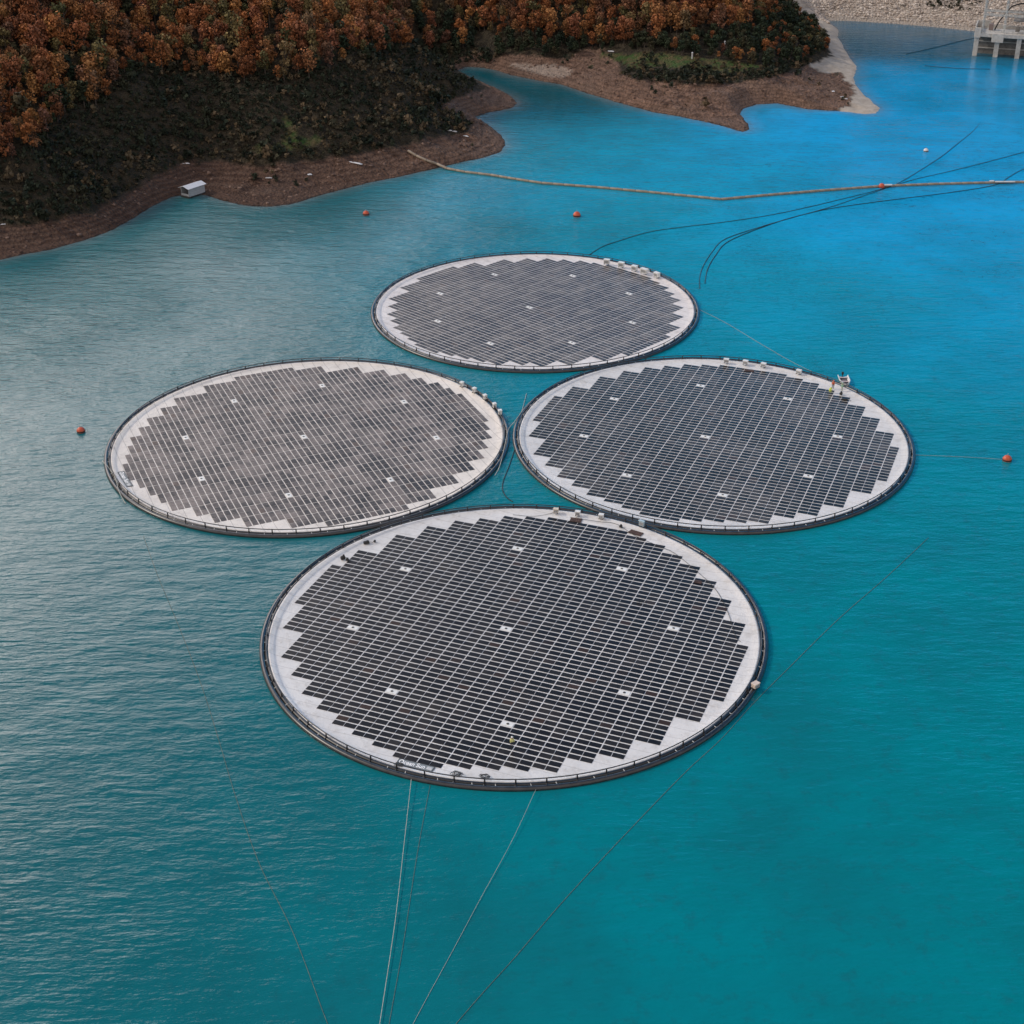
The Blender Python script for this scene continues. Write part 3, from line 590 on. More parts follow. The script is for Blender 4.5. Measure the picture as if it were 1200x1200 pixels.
for key, (cx, cy, ang) in RINGS.items():
    root = empty("floating_solar_platform", (cx, cy, 0), R(ang), PLAB[key], "solar platform", "round floating solar platforms"); platform[key] = root
    mm = me_memb.copy(); mm.materials[0] = MEMB[key]; link("membrane", mm, root)
    link("outer_float_pipe", me_outer, root); link("inner_float_pipe", me_inner, root); link("handrail", me_rail, root)
    ph = {'near': 124.5-21, 'west': 17, 'east': 3, 'far': 9}[key]
    for i in range(NP):
        a = 2*pi*i/NP+R(ph-ang if key == 'near' else ph)
        br = link("bracket", me_bracket, root); br.rotation_euler = (0, 0, a); link("rail_post", me_post, br)
        ti = link("rope_tie", me_tie, root); ti.rotation_euler = (0, 0, a+pi/NP*(.55+.8*random.random()))
    ca, sa = cos(R(ang)), sin(R(ang)); todo = []
    for (u, v, k_, j) in CELLS:
        wxp, wyp = cx+u*ca-v*sa, cy+u*sa+v*ca
        if (k_, j) in VENTS: link("air_vent", me_vent, root, (u, v, .205)); continue
        todo.append((math.hypot(wxp, wyp), u, v))
    todo.sort()
    for d_, u, v in todo[:100]:
        o = link("solar_panel", me_panel[key], root, (u+random.uniform(-.02, .02), v+random.uniform(-.012, .012), .228)); o.rotation_euler = (random.uniform(-.006, .006), random.uniform(-.004, .004), random.uniform(-.006, .006))
    gg = np.random.default_rng(abs(hash(key)) % 1 + len(key)*7)
    BV = np.array([[i*PSZ[key][0]/2, j*PSZ[key][1]/2, k_*.015] for i in (-1, 1) for j in (-1, 1) for k_ in (-1, 1)]); BF = np.array([(0,1,3,2), (4,6,7,5), (0,4,5,1), (2,3,7,6), (0,2,6,4), (1,5,7,3)])
    BV2 = BV*np.array([1.0126, 1.0238, .667])-np.array([0, 0, .003])
    Vs, Fs, T, MI = [], [], [], []; o_ = 0
    for d_, u, v in todo[100:]:
        a, b2, c2 = gg.uniform(-.006, .006), gg.uniform(-.012, .012), gg.uniform(-.007, .007); rr = gg.random()
        for q, W in ((0, BV), (1, BV2)):
            P = W.copy(); P[:, 2] += P[:, 1]*b2+P[:, 0]*c2; P[:, 0] -= W[:, 1]*a; P[:, 1] += W[:, 0]*a
            Vs.append(P+np.array([u+gg.uniform(0, .001), v, .228])); Fs.append(BF+o_); o_ += 8; T.append(np.full(8, rr)); MI += [q]*6
    me = npmesh("solar_panels", np.concatenate(Vs), np.concatenate(Fs), [PANM[key], M_frame], dict(tr=np.concatenate(T)), midx=MI)
    tag(link("solar_panels", me, root), kind='stuff')
def to_local(key, p): cx, cy, ang = RINGS[key]; d = Vector((p[0]-cx, p[1]-cy)); a = -R(ang); return Vector((d.x*cos(a)-d.y*sin(a), d.x*sin(a)+d.y*cos(a), p[2]))
def sign(key, pa, pb, hgt):
    A_, B_ = to_local(key, u3(*pa, .25)), to_local(key, u3(*pb, .25)); c = (A_+B_)/2; d = B_-A_; l = d.length; rz = math.atan2(d.y, d.x)
    s_ = empty("membrane_sign", (c.x, c.y, .28), rz); s_.parent = platform[key]
    bb = MB(); bb.box((0, 0, 0), (l, hgt, .03), bev=.012); bb.build("sign_board", M_sign, s_)
    bb = MB()
    for sy in (-1, 1): bb.box((0, sy*(hgt/2+.03), .01), (l+.12, .06, .05))
    for sx in (-1, 1): bb.box((sx*(l/2+.03), 0, .01), (.06, hgt, .05))
    bb.build("sign_border", M_dark, s_)
    t_ = lettering("Ocean Sun", 1.0, M_letter, s_, (0, 0, .03), 0, .02); xs_ = [v.co.x for v in t_.data.vertices]; k_ = l*.74/(max(xs_)-min(xs_))
    t_.scale = (k_, hgt*1.0, 1); t_.location.x = -l*.47-min(xs_)*k_
    bb = MB()
    for q in range(7): bb.box((l*(.33+.022*q), 0, .02), (.05, hgt*.55, .03))
    bb.build("hatch_mark", M_letter, s_)
sign('near', (466.5, 892), (507.5, 902), 1.05)
sign('west', (141.5, 553), (152, 570), 1.0)

# ---- white equipment cabinets along the rims
def cabinet(px, py, z, rz, label, grp, sz=(1.5, 1.0, 1.1), m_=None):
    sz = tuple(a*.8 for a in sz)
    p = u3(px, py, z); e = empty("equipment_box", p, rz, label, "equipment box", grp)
    bb = MB(); bb.box((0, 0, sz[2]/2+.15), sz, bev=.06); bb.build("cabinet", m_ or M_white, e)
    bb = MB(); bb.box((0, 0, sz[2]+.19), (sz[0]*1.08, sz[1]*1.1, .07), bev=.02); bb.build("lid", m_ or M_white, e)
    bb = MB()
    for sx in (-1, 1): bb.box((sx*sz[0]*.36, 0, .075), (.12, sz[1]*1.05, .15))
    bb.build("base_frame", M_dark, e)
    bb = MB(); bb.box((0, -sz[1]/2-.012, sz[2]*.55+.1), (sz[0]*.8, .02, sz[2]*.6)); bb.build("door", M_steel, e)
    return e
ordi = ["leftmost", "second", "third", "fourth", "rightmost"]
for i, (x, y) in enumerate([(711, 309.5), (728, 313), (743.5, 317), (755, 320.5), (769.5, 325)]):
    cabinet(x, y, .45, R(-20-8*i), ("%s of the five white equipment boxes on the far platform rim" % ordi[i]) if i in (0, 4) else "%s from the left of five white equipment boxes on the far platform rim" % ordi[i], "white boxes on the far platform rim", (1.7 if i != 3 else 2.3, 1.1, 1.25))
for i, (x, y) in enumerate([(851, 425), (873.5, 427), (894.5, 430), (936, 438)]):
    cabinet(x, y, .45, R(-14-8*i), ["leftmost of four white boxes on the far rim of the right platform", "second from the left of four white boxes on the right platform rim", "third from the left of four white boxes on the right platform rim", "white box standing alone nearest to the moored boat on the right platform rim"][i], "white boxes on the right platform rim", (1.25, .9, .8))
for i, (x, y) in enumerate([(541.5, 453), (556, 460), (568.5, 468), (579.5, 478), (586, 486)]):
    cabinet(x, y, .45, R(-35-10*i), ("topmost" if i == 0 else "lowest" if i == 4 else ordi[i]+" from the top")+" of five white boxes on the right rim of the left platform", "white boxes on the left platform rim", (.9, .8, 1.0))
for i, (x, y) in enumerate([(651.5, 601), (677, 604), (704.5, 607.5)]):
    cabinet(x, y, .45, R(-8-5*i), ["cream equipment box, leftmost of three on the upper rim of the nearest platform", "white equipment box, middle of three on the upper rim of the nearest platform", "white equipment box, rightmost of three on the upper rim of the nearest platform"][i], "boxes on the nearest platform rim", (1.0, .8, .75), simple("cream_paint", (.62, .54, .44), .6) if i == 0 else None)
cabinet(752, 617, .5, R(-35), "pale blue upright box between the nearest and right platforms", None, (1.15, .5, 1.1), simple("pale_blue_paint", (.38, .50, .56), .5))
cabinet(885, 806, .45, R(40), "beige box on the right rim of the nearest platform", None, (1.2, .95, .75), simple("beige_paint", (.60, .50, .42), .6))

# ---- clutter on the membranes
def coil(px, py, label, r=.6, n=5, seed=0, m_=None, thick=.026):
    g_ = random.Random(seed); p = u3(px, py, .3); bb = MB(); pts = []
    for i in range(n*14):
        a = 2*pi*i/14; rr = r*(.30+.85*g_.random()) if i % 4 == 0 else r*(.66+.34*sin(a*.63+seed)); pts.append((rr*cos(a)*1.15, rr*sin(a)*.8, .06+.05*(i/14)*.8))
    bb.tube(pts, thick, 5); o = bb.build("hose_coil", m_ or M_dark, None, True, p); tag(o, label, "hose"); return o
coil(467.5, 897.3, "tangled dark rope lying over the lower left sign on the nearest platform", .6, 5, 1)
coil(535, 908, "black hose coil on the near edge of the membrane, left of its twin", .7, 6, 2)
coil(568, 911, "black hose coil on the near edge of the membrane, right of its twin", .62, 6, 3)
coil(750, 705.5, "black cable loop lying on the panels right of the nearest platform's middle", .7, 2, 4)
def lump(px, py, label, cat, name, sz, rz, m_):
    p = u3(px, py, .28); e = MB(); e.box((0, 0, sz[2]/2), sz, bev=min(sz)*.3); e.box((sz[0]*.2, 0, sz[2]*1.1), (sz[0]*.35, sz[1]*.6, sz[2]*.4), bev=.03)
    e.tube([(sz[0]*.45, 0, sz[2]*.5), (sz[0]*.8, .2, .08), (sz[0]*1.1, .1, .05)], .04, 5)
    o = e.build(name, m_, None, False, p); o.rotation_euler = (0, 0, rz); tag(o, label, cat); return o
lump(402, 655.5, "black pump on the upper left membrane edge, left of a smaller one", "pump", "pump", (.75, .6, .6), .4, M_dark)
lump(407, 657, "small black pump on the membrane just right of a bigger one", "pump", "pump", (.5, .35, .4), -.3, M_dark)
lump(429.5, 637, "black pump lying by the top left panels of the nearest platform", "pump", "pump", (.95, .55, .4), .2, M_dark)
lump(439, 635, "tiny dark pump right of the top left panels' black pump", "pump", "pump", (.4, .3, .25), 1., M_dark)
lump(727.5, 618, "small round black pump left of the dark brown mat on the membrane", "pump", "pump", (.45, .45, .4), 1., M_dark)
lump(985.5, 462.5, "black bucket shaped pump behind the panels near the moored boat", "pump", "pump", (.6, .5, .5), 1., M_dark)
lump(990, 469, "long black pump at the panel corner below the moored boat", "pump", "pump", (1.1, .4, .3), -.4, M_dark)
M_mat = simple("brown_mat", (.075, .045, .038), .9, .5, 3.)
def matt(px, py, sx, sy, rz, label):
    e = MB(); e.box((0, 0, .03), (sx, sy, .05), bev=.02)
    for i in range(6): e.box((-sx/2+sx*(i+.5)/6, 0, .075), (sx*.07, sy*.92, .03))
    o = e.build("floor_mat", M_mat, None, False, u3(px, py, .28)); o.rotation_euler = (0, 0, rz); tag(o, label, "mat")
matt(675, 609.5, 1.9, 1.3, R(-12), "brown mat on the membrane below the middle white box")
matt(745, 624.5, 2.3, 1.2, R(-32), "dark brown mat on the membrane below the pale blue box")
matt(878, 434.5, 1.9, .8, R(-10), "grey brown mat below the white boxes of the right platform")
matt(818, 682, 1.2, .8, R(-20), "rust red sheet on a panel at the upper right of the nearest platform")
# cables and tie lines lying on the near membrane
def line(name, label, cat, pts, r, m_, z=0.05, n=5, grp=None, zs=None):
    P = [u3(x, y, (zs[i] if zs else z)) for i, (x, y) in enumerate(pts)]; Q = []
    for i in range(len(P)-1):
        a = P[max(i-1, 0)]; b_ = P[i]; c = P[i+1]; d = P[min(i+2, len(P)-1)]
        for k_ in range(8):
            t = k_/8; Q.append(.5*((2*b_)+(c-a)*t+(2*a-5*b_+4*c-d)*t*t+(3*b_-a-3*c+d)*t**3))
    Q.append(P[-1]); e = MB(); o0 = Q[0].copy(); e.tube([q-o0 for q in Q], r, n); o = e.build(name, m_, None, True, o0); return tag(o, label, cat, grp)
line("power_cable", "thin dark cable wandering over the upper membrane from the mats to the right edge", "cable", [(668,606),(700,611),(722,614),(745,628),(772,640),(790,648),(815,668),(838,690),(852,715),(862,745),(868,752)], .035, M_dark, .32)
line("power_cable", "thin dark cable across the upper left membrane from the cream box", "cable", [(601,603),(622,605),(640,603),(650,600)], .03, M_dark, .32)
line("power_cable", "short cable from the middle box to the first panels", "cable", [(676,606),(664,612),(655,616)], .03, M_dark, .32)

# ---- mooring ropes and cables on the water
line("mooring_rope", "taut white rope from the near rim to the photo bottom, left of a weedy one", "rope", [(482,913),(474,985),(463,1080),(445,1200),(430,1300)], .036, M_rope, .1, zs=[.5,.3,.25,.2,.1])
line("mooring_rope", "thin weedy rope just right of the taut white rope", "rope", [(504,920),(489,1000),(472,1110),(456,1200),(440,1300)], .024, M_ropeg, .035)
line("mooring_rope", "pale rope slanting down left from the bottom middle of the near rim", "rope", [(628,925),(600,985),(562,1055),(530,1115),(484,1200),(440,1290)], .022, M_rope, .04, zs=[.5,.25,.1,.05,.05,.05])
line("mooring_rope", "very long weedy rope passing the right side of the nearest platform", "rope", [(1088,630),(1040,675),(983,725),(925,782),(883,824),(845,866),(800,908),(723,988),(660,1056),(605,1120),(560,1170),(500,1240)], .028, M_ropeg, .035)
line("mooring_rope", "long weedy rope from the left platform down to the bottom middle", "rope", [(168,628),(185,675),(210,735),(235,800),(256,866),(275,930),(303,1010),(343,1092),(384,1200),(410,1260)], .028, M_ropeg, .035)
line("mooring_rope", "thin pale rope from the right platform to the orange buoy", "rope", [(1070,533),(1110,534.5),(1150,536.5),(1177,538.5)], .024, M_rope, .06)
line("mooring_rope", "thin pale rope from the far platform towards the moored boat", "rope", [(818,362),(850,378),(890,402),(930,425),(962,440)], .028, M_rope, .06)
line("mooring_rope", "short pale rope in the gap between the three upper platforms", "rope", [(617,461),(612,480),(607,494)], .05, M_rope, .1)
line("mooring_rope", "white rope crossing the touching rims of the left and right platforms", "rope", [(612,482),(603,494),(596,503),(592,520),(586,545),(580,557)], .07, M_rope, .55)
line("power_cable", "black cable hanging into the gap between left and right platforms", "cable", [(604,524),(597,545),(590,563),(589,574),(594,583),(601,588)], .07, M_dark, .06)
line("mooring_rope", "white rope stretched over the lower left rim of the left platform", "rope", [(120,540),(128,549),(135,560),(140,577),(147,590)], .06, M_rope, .7, zs=[.2,.8,.8,.7,.1])
BL = "black water cables"
line("power_cable", "upper black cable floating from the far platform to the intake tower", "cable", [(690,299),(704,290),(720,284),(760,272),(800,266),(850,260),(908,251),(967,238),(1031,222),(1054,214),(1098,187),(1120,170),(1142,152),(1150,140),(1156,128)], .085, M_dark, .05, zs=[.05]*12+[-.02,-.12,-.3])
line("power_cable", "black cable curving up from the right of the far platform to the photo's right edge", "cable", [(820,338),(820,325),(824,312),(834,296),(850,280),(894,265),(932,254),(975,242),(1025,225),(1069,211),(1112,201),(1160,189),(1200,178),(1260,160)], .085, M_dark, .05)
line("power_cable", "lowest black cable, crossing under the floating boom at the right edge", "cable", [(826,332),(829,316),(838,300),(855,282),(905,262),(943,251),(981,243),(1054,233),(1110,226),(1165,217),(1183,207),(1200,198),(1250,178)], .085, M_dark, .07)
line("power_cable", "black cable on dark water reaching the intake tower platform", "cable", [(1062,63),(1085,58),(1110,52),(1130,47),(1141,45)], .11, M_dark, .06)
line("power_cable", "thin dark cable on bright water left of the intake tower", "cable", [(1084,77),(1105,79),(1130,80.5),(1160,81)], .11, M_dark, .06)

# ---- buoys
M_buoy = simple("orange_buoy", (.50, .085, .035), .45, .25, 2.); M_buoyw = simple("white_buoy", (.62, .60, .58), .5, .15, 2.)
def buoy(px, py, r, label, m_=None):
    p = u3(px, py, 0); e = empty("mooring_buoy", p, random.uniform(0, 6), label, "buoy", "orange mooring buoys" if not m_ else None)
    bb = MB(); bb.lathe([(.05*r, -.75*r)]+[(r*cos(a), r*sin(a)+.25*r) for a in [R(x) for x in range(-75, 90, 15)]]+[(.03*r, 1.26*r)], 20)
    bb.build("float_ball", m_ or M_buoy, e, True)
    bb = MB(); bb.tube([(.22*r*cos(a), 0, 1.25*r+.22*r+.22*r*sin(a)) for a in [2*pi*i/10 for i in range(10)]], .05*r, 6, closed=True); bb.build("lifting_ring", M_steel, e)
    bb = MB(); bb.lathe([(r*1.0, .10*r), (r*1.035, .2*r), (r*1.035, .3*r), (r*1.0, .40*r)], 20); bb.build("band", M_dark, e)
buoy(95, 506, .75, "orange buoy on grey water left of the left platform")
buoy(1180, 539.5, .80, "orange buoy near the right edge, roped to the right platform")
buoy(429, 251.5, .85, "small red buoy off the left shore")
buoy(676, 253.5, 1.0, "red buoy between the floating boom and the far platform")
buoy(1085, 177.5, .75, "small white buoy in open blue water below the intake tower", M_buoyw)

# ---- floating boom
M_boom = simple("beige_boom", (.26, .21, .16), .7, .3, 1.5)
def on_ground(px, py):
    z = 0.
    for _ in range(25): x, y = un(px, py, z); z = .5*z+.5*float(height(np.array([x]), np.array([y]))[0])
    return Vector((x, y, z))
UPZ = Vector((0, 0, .38))
BP = [on_ground(478, 178)+UPZ, on_ground(488, 184)+UPZ, on_ground(500, 189.5)+UPZ, on_ground(512, 193.5)+UPZ, u3(524, 197.5, .35)]+[u3(*q, .22) for q in [(545,201.5),(575,205),(605,210),(635,214.5),(700,219.5),(760,225),(805,229.5),(845,233.5),(900,228.5),(960,223.5),(1035,218),(1100,215.5),(1180,213.5),(1240,213),(1290,213)]]
e = empty("floating_boom", BP[0], 0, "beige floating boom stretched from the left shore across the lake", "floating boom")
seg = []; 
for i in range(len(BP)-1):
    d = (BP[i+1]-BP[i]); n = max(1, round(d.length/3.3)); seg += [(BP[i]+d*(k_/n), BP[i]+d*((k_+1)/n)) for k_ in range(n)]
bb = MB(); bb.lathe([(.22, -1.58), (.36, -1.46), (.38, -1.3), (.38, 1.3), (.36, 1.46), (.22, 1.58)], 12); me_seg = bb.mesh("float_segment", M_boom, True)
seg.sort(key=lambda s_: s_[0].length); bb = MB()
for i, (a, c) in enumerate(seg):
    m_ = (a+c)/2-BP[0]; d = c-a; q = d.to_track_quat('Z', 'Y')
    if i < 98: o = link("float_segment", me_seg, e, m_); o.rotation_euler = q.to_euler(); o.scale = (1, 1, d.length/3.15)
    else: 
        Mt = Matrix.Translation(m_) @ q.to_matrix().to_4x4(); bb.add([Mt @ v.co for v in me_seg.vertices], [tuple(f.vertices) for f in me_seg.polygons])
if bb.v: tag(bb.build("float_segments", M_boom, e, True), kind='stuff')
bb = MB(); bb.tube([(p-BP[0])+Vector((0, 0, .1)) for p in BP], .07, 5); bb.build("boom_cable", M_dark, e)
print("boom segments", len(seg))
def jn(px, py, label):
    p = u3(px, py, .2); r_ = empty("boom_float", p, 0, label, "float"); bb = MB(); bb.lathe([(.3, -.4), (.75, -.2), (.85, .25), (.6, .8), (.2, 1.0)], 12); bb.build("float_ball", M_buoy, r_, True)
    bb = MB(); bb.box((1.8, .3, .45), (2.4, .7, .35), .1, bev=.1); bb.build("float_bar", M_buoyw, r_)
jn(1033, 219, "red and white float where the black cables cross the boom")
p = u3(1178, 213, .55); bb = MB(); bb.box((0, 0, 0), (5.5, .55, .35), 0, bev=.12); bb.box((-3.6, .4, .05), (1.3, .6, .4), .2, bev=.1); tag(bb.build("boom_float", M_buoyw, None, False, p), "white float lying on the boom near the right edge", "float")

# ---- small boat moored at the right platform
bt = empty("small_boat", u3(989.5, 448.5, 0), R(-92), "small white boat moored at the far rim of the right platform", "boat")
bb = MB(); ns = 13; secs = []
for i in range(ns):
    t = i/(ns-1); x = -2.5+5.0*t; wd = 1.05*(1-max(0, (t-.45)/.55)**2.2*.93); zb = -.18+.30*max(0, (t-.6)/.4)**2; zt = .62+.28*t*t
    row = [(x, -wd, zt), (x, -wd*.92, .25), (x, -wd*.55, zb), (x, 0, zb-.1), (x, wd*.55, zb), (x, wd*.92, .25), (x, wd, zt), (x, wd*.86, zt), (x, wd*.78, .30), (x, 0, .14+zb*.3), (x, -wd*.78, .30), (x, -wd*.86, zt)]
    secs.append(row)
vs = [v for r_ in secs for v in r_]; K = 12
fs = [(i*K+k_, i*K+(k_+1) % K, (i+1)*K+(k_+1) % K, (i+1)*K+k_) for i in range(ns-1) for k_ in range(K)]+[tuple(range(K))[::-1], tuple((ns-1)*K+k_ for k_ in range(K))]
bb.add(vs, fs); bb.build("hull", M_white, bt, False)
bb = MB(); bb.box((-.2, 0, .26), (3.6, 1.35, .04)); bb.build("deck", simple("boat_deck", (.09, .08, .09), .8, .3, 3.), bt)
for x in (-1.5, .4): bb = MB(); bb.box((x, 0, .46), (.4, 1.6, .08), bev=.02); bb.build("thwart", simple("boat_bench", (.5, .42, .42), .7), bt)
ob = MB(); ob.box((-2.75, 0, .85), (.42, .42, .55), bev=.1); ob.box((-2.75, 0, .25), (.14, .16, .9)); om = ob.build("outboard_motor", M_dark, bt)
ob = MB(); ob.tube([(-2.55, 0, .95), (-2.1, .12, 1.0)], .03, 6); ob.build("tiller", M_dark, om)

# ---- people
M_skin = simple("skin", (.36, .21, .15), .6, .1, 5.)
def person(px, py, z, face, label, top, legs, hat, pose='stand', reach=0.):
    p = u3(px, py, z); e = empty("person", p, face, label, "person")
    if pose == 'stand':
        J = {'pel': (0, 0, .95), 'ch': (0, .02, 1.28), 'nk': (0, .02, 1.48), 'hd': (0, .05, 1.62), 'ht': (0, .04, 1.74)}
        K_ = [(.1, 0, .92), (.12, .03, .50), (.12, -.02, .08), (.12, .12, .04)]; A_ = [(.19, .01, 1.42), (.26, .03+reach*.3, 1.14), (.24, .20+reach*.3, .92+reach*.2), (.23, .27+reach*.4, .87+reach*.22)]
    else:   # bending / crouching
        J = {'pel': (0, -.18, .55), 'ch': (0, .12, .86), 'nk': (0, .28, 1.02), 'hd': (0, .36, 1.12), 'ht': (0, .40, 1.23)}
        K_ = [(.12, -.16, .52), (.18, .24, .50), (.16, -.02, .09), (.16, .12, .04)]; A_ = [(.19, .24, .98), (.24, .36, .70), (.18, .50, .48), (.16, .55, .42)]
    vs = [J['pel'], J['ch'], J['nk'], J['hd'], J['ht']]; rd = [.15, .17, .07, .105, .07]; ed = [(0, 1), (1, 2), (2, 3), (3, 4)]
    for sx in (-1, 1):
        o = len(vs); vs += [(a*sx, b_, c) for a, b_, c in K_]; rd += [.10, .07, .05, .04]; ed += [(0, o), (o, o+1), (o+1, o+2), (o+2, o+3)]
        o = len(vs); vs += [(a*sx, b_, c) for a, b_, c in A_]; rd += [.065, .05, .038, .03]; ed += [(1, o), (o, o+1), (o+1, o+2), (o+2, o+3)]
    me = bpy.data.meshes.new("body"); me.from_pydata(vs, ed, []); tmp = bpy.data.objects.new("tmp", me); COL.objects.link(tmp)
    tmp.modifiers.new("s", 'SKIN'); sb = tmp.modifiers.new("u", 'SUBSURF'); sb.levels = 1; sb.render_levels = 1
    for i, r_ in enumerate(rd): me.skin_vertices[0].data[i].radius = (r_, r_); me.skin_vertices[0].data[i].use_root = (i == 0)
    dg = bpy.context.evaluated_depsgraph_get(); dg.update(); bm_ = bpy.data.meshes.new_from_object(tmp.evaluated_get(dg)); bpy.data.objects.remove(tmp)
    bm_.name = "body"; bm_.materials.clear()
    for m_ in (M_skin, top, legs, M_dark): bm_.materials.append(m_)
    hp, nk = Vector(J['pel']), Vector(J['nk'])
    for f in bm_.polygons:
        c = f.center; t = (c-hp).dot((nk-hp).normalized()); f.use_smooth = True
        f.material_index = 3 if c.z < .10 else (2 if (t < .02 or (pose != 'stand' and c.z < .56 and abs(c.x) > .08 and c.y < .34)) else (1 if t < (nk-hp).length*.96 else 0))
    link("body", bm_, e)
    h = Vector(J['hd']); bb = MB(); bb.lathe([(.155, .0), (.15, .03), (.13, .09), (.08, .135), (.02, .15)], 14, (h.x, h.y, h.z+.04)); bb.tube([(h.x-.1, h.y+.12, h.z+.045), (h.x+.1, h.y+.12, h.z+.045)], .035, 6); bb.build("helmet", hat, e)
    c1 = Vector(J['ch']); d = (nk-hp).normalized(); q = d.to_track_quat('Z', 'Y').to_matrix().to_4x4(); bb = MB()
    prof = [(.20, -.30), (.215, -.1), (.225, .08), (.17, .17)]; n = 14
    vv = [Matrix.Translation(c1) @ q @ Vector((r_*cos(2*pi*k_/n)*1.08, r_*sin(2*pi*k_/n)*.82, z_)) for r_, z_ in prof for k_ in range(n)]
    bb.add(vv, [(i*n+k_, i*n+(k_+1) % n, (i+1)*n+(k_+1) % n, (i+1)*n+k_) for i in range(3) for k_ in range(n)]); bb.build("vest", top, e, True)
M_or = simple("orange_workwear", (.55, .12, .06), .8, .15, 6.); M_ye = simple("yellow_workwear", (.55, .62, .10), .8, .15, 6.); M_pg = simple("pale_green_workwear", (.30, .50, .36), .8, .15, 6.)
M_na = simple("dark_trousers", (.03, .03, .045), .85, .2, 6.); M_lt = simple("light_trousers", (.40, .42, .34), .85, .2, 6.); M_yp = simple("pale_yellow_workwear", (.62, .62, .26), .8, .15, 6.)
person(600, 876, .33, R(200), "person in a pale yellow top standing on the near panels below the lowest air vent", M_yp, M_na, M_white)
person(976, 455.5, .28, R(160), "person in an orange top beside the moored boat", M_or, M_na, M_or)
person(972.5, 460.5, .28, R(-40), "person in a bright yellow green top bending left of the orange one", M_ye, M_ye, M_white, 'bend')
person(986.5, 458.5, .28, R(20), "person in a pale green top standing right in front of the moored boat", M_pg, M_lt, M_pg)

# ---- hut floating at the left shore
M_tin = simple("white_tin", (.66, .66, .68), .45, .08, 2.); M_grey = simple("grey_sheet", (.32, .33, .35), .6, .15, 3.)
ht = empty("floating_hut", u3(227, 228.5, 0), R(56), "small white roofed floating hut at the left shore, open at its front", "hut")
bb = MB(); bb.box((0, 0, .15), (6.4, 3.2, .5), bev=.08)
for x in (-2, 0, 2): bb.tube([(x, -1.6, -.05), (x, 1.6, -.05)], .3, 8)
bb.build("float_base", M_dark, ht)
bb = MB(); bb.box((0, -1.45, 1.5), (5.8, .08, 2.2)); bb.box((0, 1.45, 1.5), (5.8, .08, 2.2)); bb.box((2.9, 0, 1.5), (.08, 2.8, 2.2)); bb.build("wall", M_grey, ht)
bb = MB(); bb.add([(-3.5, -1.9, 2.55), (3.3, -1.9, 2.55), (3.3, 0, 3.15), (-3.5, 0, 3.15), (3.3, 1.9, 2.55), (-3.5, 1.9, 2.55), (-3.5, -1.9, 2.62), (3.3, -1.9, 2.62), (3.3, 0, 3.25), (-3.5, 0, 3.25), (3.3, 1.9, 2.62), (-3.5, 1.9, 2.62)],
    [(0, 1, 2, 3), (3, 2, 4, 5), (9, 8, 7, 6), (11, 10, 8, 9), (0, 6, 7, 1), (5, 4, 10, 11), (0, 3, 9, 6), (3, 5, 11, 9), (1, 7, 8, 2), (2, 8, 10, 4)]); bb.build("roof", M_tin, ht)
for s_ in (-1.4, 1.4): bb = MB(); bb.box((-3.0, s_, 1.5), (.1, .1, 2.2)); bb.build("corner_post", M_grey, ht)
bb = MB(); bb.box((-3.0, 0, .8), (.06, 2.7, .6)); bb.build("front_rail", M_grey, ht)
sm = empty("shore_shed", u3(2, 268, 3.0), R(20), "small white box shed on the bank at the left edge", "shed")
bb = MB(); bb.box((0, 0, .6), (2.0, 1.3, 1.2), bev=.04); bb.build("wall", M_grey, sm); bb = MB(); bb.box((0, 0, 1.26), (2.3, 1.6, .12), bev=.03); bb.build("roof", M_tin, sm)

# ---- debris and marker posts on the shore
def board(px, py, l, w_, rz, label, name="debris_board", cat="debris"):
    bb = MB(); bb.box((0, 0, .12), (l, w_, .16), 0, bev=.05); bb.box((l*.1, 0, .25), (l*.5, w_*.6, .14), .05, bev=.04)
    o = bb.build(name, M_tin, None, False, on_ground(px, py)); o.rotation_euler = (random.uniform(-.1, .1), .05, rz); tag(o, label, cat)
board(417, 191.5, 4.2, .8, R(-28), "long white board lying on the brown bank of the left shore")
board(363, 205, 1.2, .9, .3, "small white scrap on the bank left of the long white board")
board(315, 209, 1.8, .4, .1, "thin pale strip on the steep brown bank above the left cove")
board(527, 153.5, 1.4, .7, .3, "left of two white scraps at the top of the headland bank")
board(533, 154.5, 1.3, .7, -.3, "right of two white scraps at the top of the headland bank")
board(546, 160, 1.7, .5, -.5, "narrow white scrap lowest on the headland bank")
board(218, 192, 2.0, .6, .1, "pale scrap on the bank above the floating hut")
board(976.5, 107.5, 1.0, .9, .1, "single white block on the reddish ground of the spit")
board(987.5, 114, 1.5, 1.0, .4, "upper of two white blocks at the edge of the sandy spit")
board(990.5, 116, 1.5, .8, -.4, "lower of two white blocks at the edge of the sandy spit")
board(716, 60.5, 2.2, .8, -.1, "white slab on top of the earth mound at the inlet")
def marker(px, py, h, label):
    e = empty("marker_post", on_ground(px, py), 0, label, "marker post"); bb = MB(); bb.tube([(0, 0, 0), (0, 0, h)], .22, 8); bb.build("post", M_tin, e)
    bb = MB(); bb.lathe([(.32, h), (.32, h+.12), (.1, h+.3)], 8); bb.build("cap", M_tin, e)
marker(849, 57, 2.4, "white marker post in dark bushes above the grassy terrace")
marker(811, 69, 2.0, "pale marker post at the back of the grassy terrace")
marker(898, 20, 2.6, "white marker post high in the dark trees near the beach")

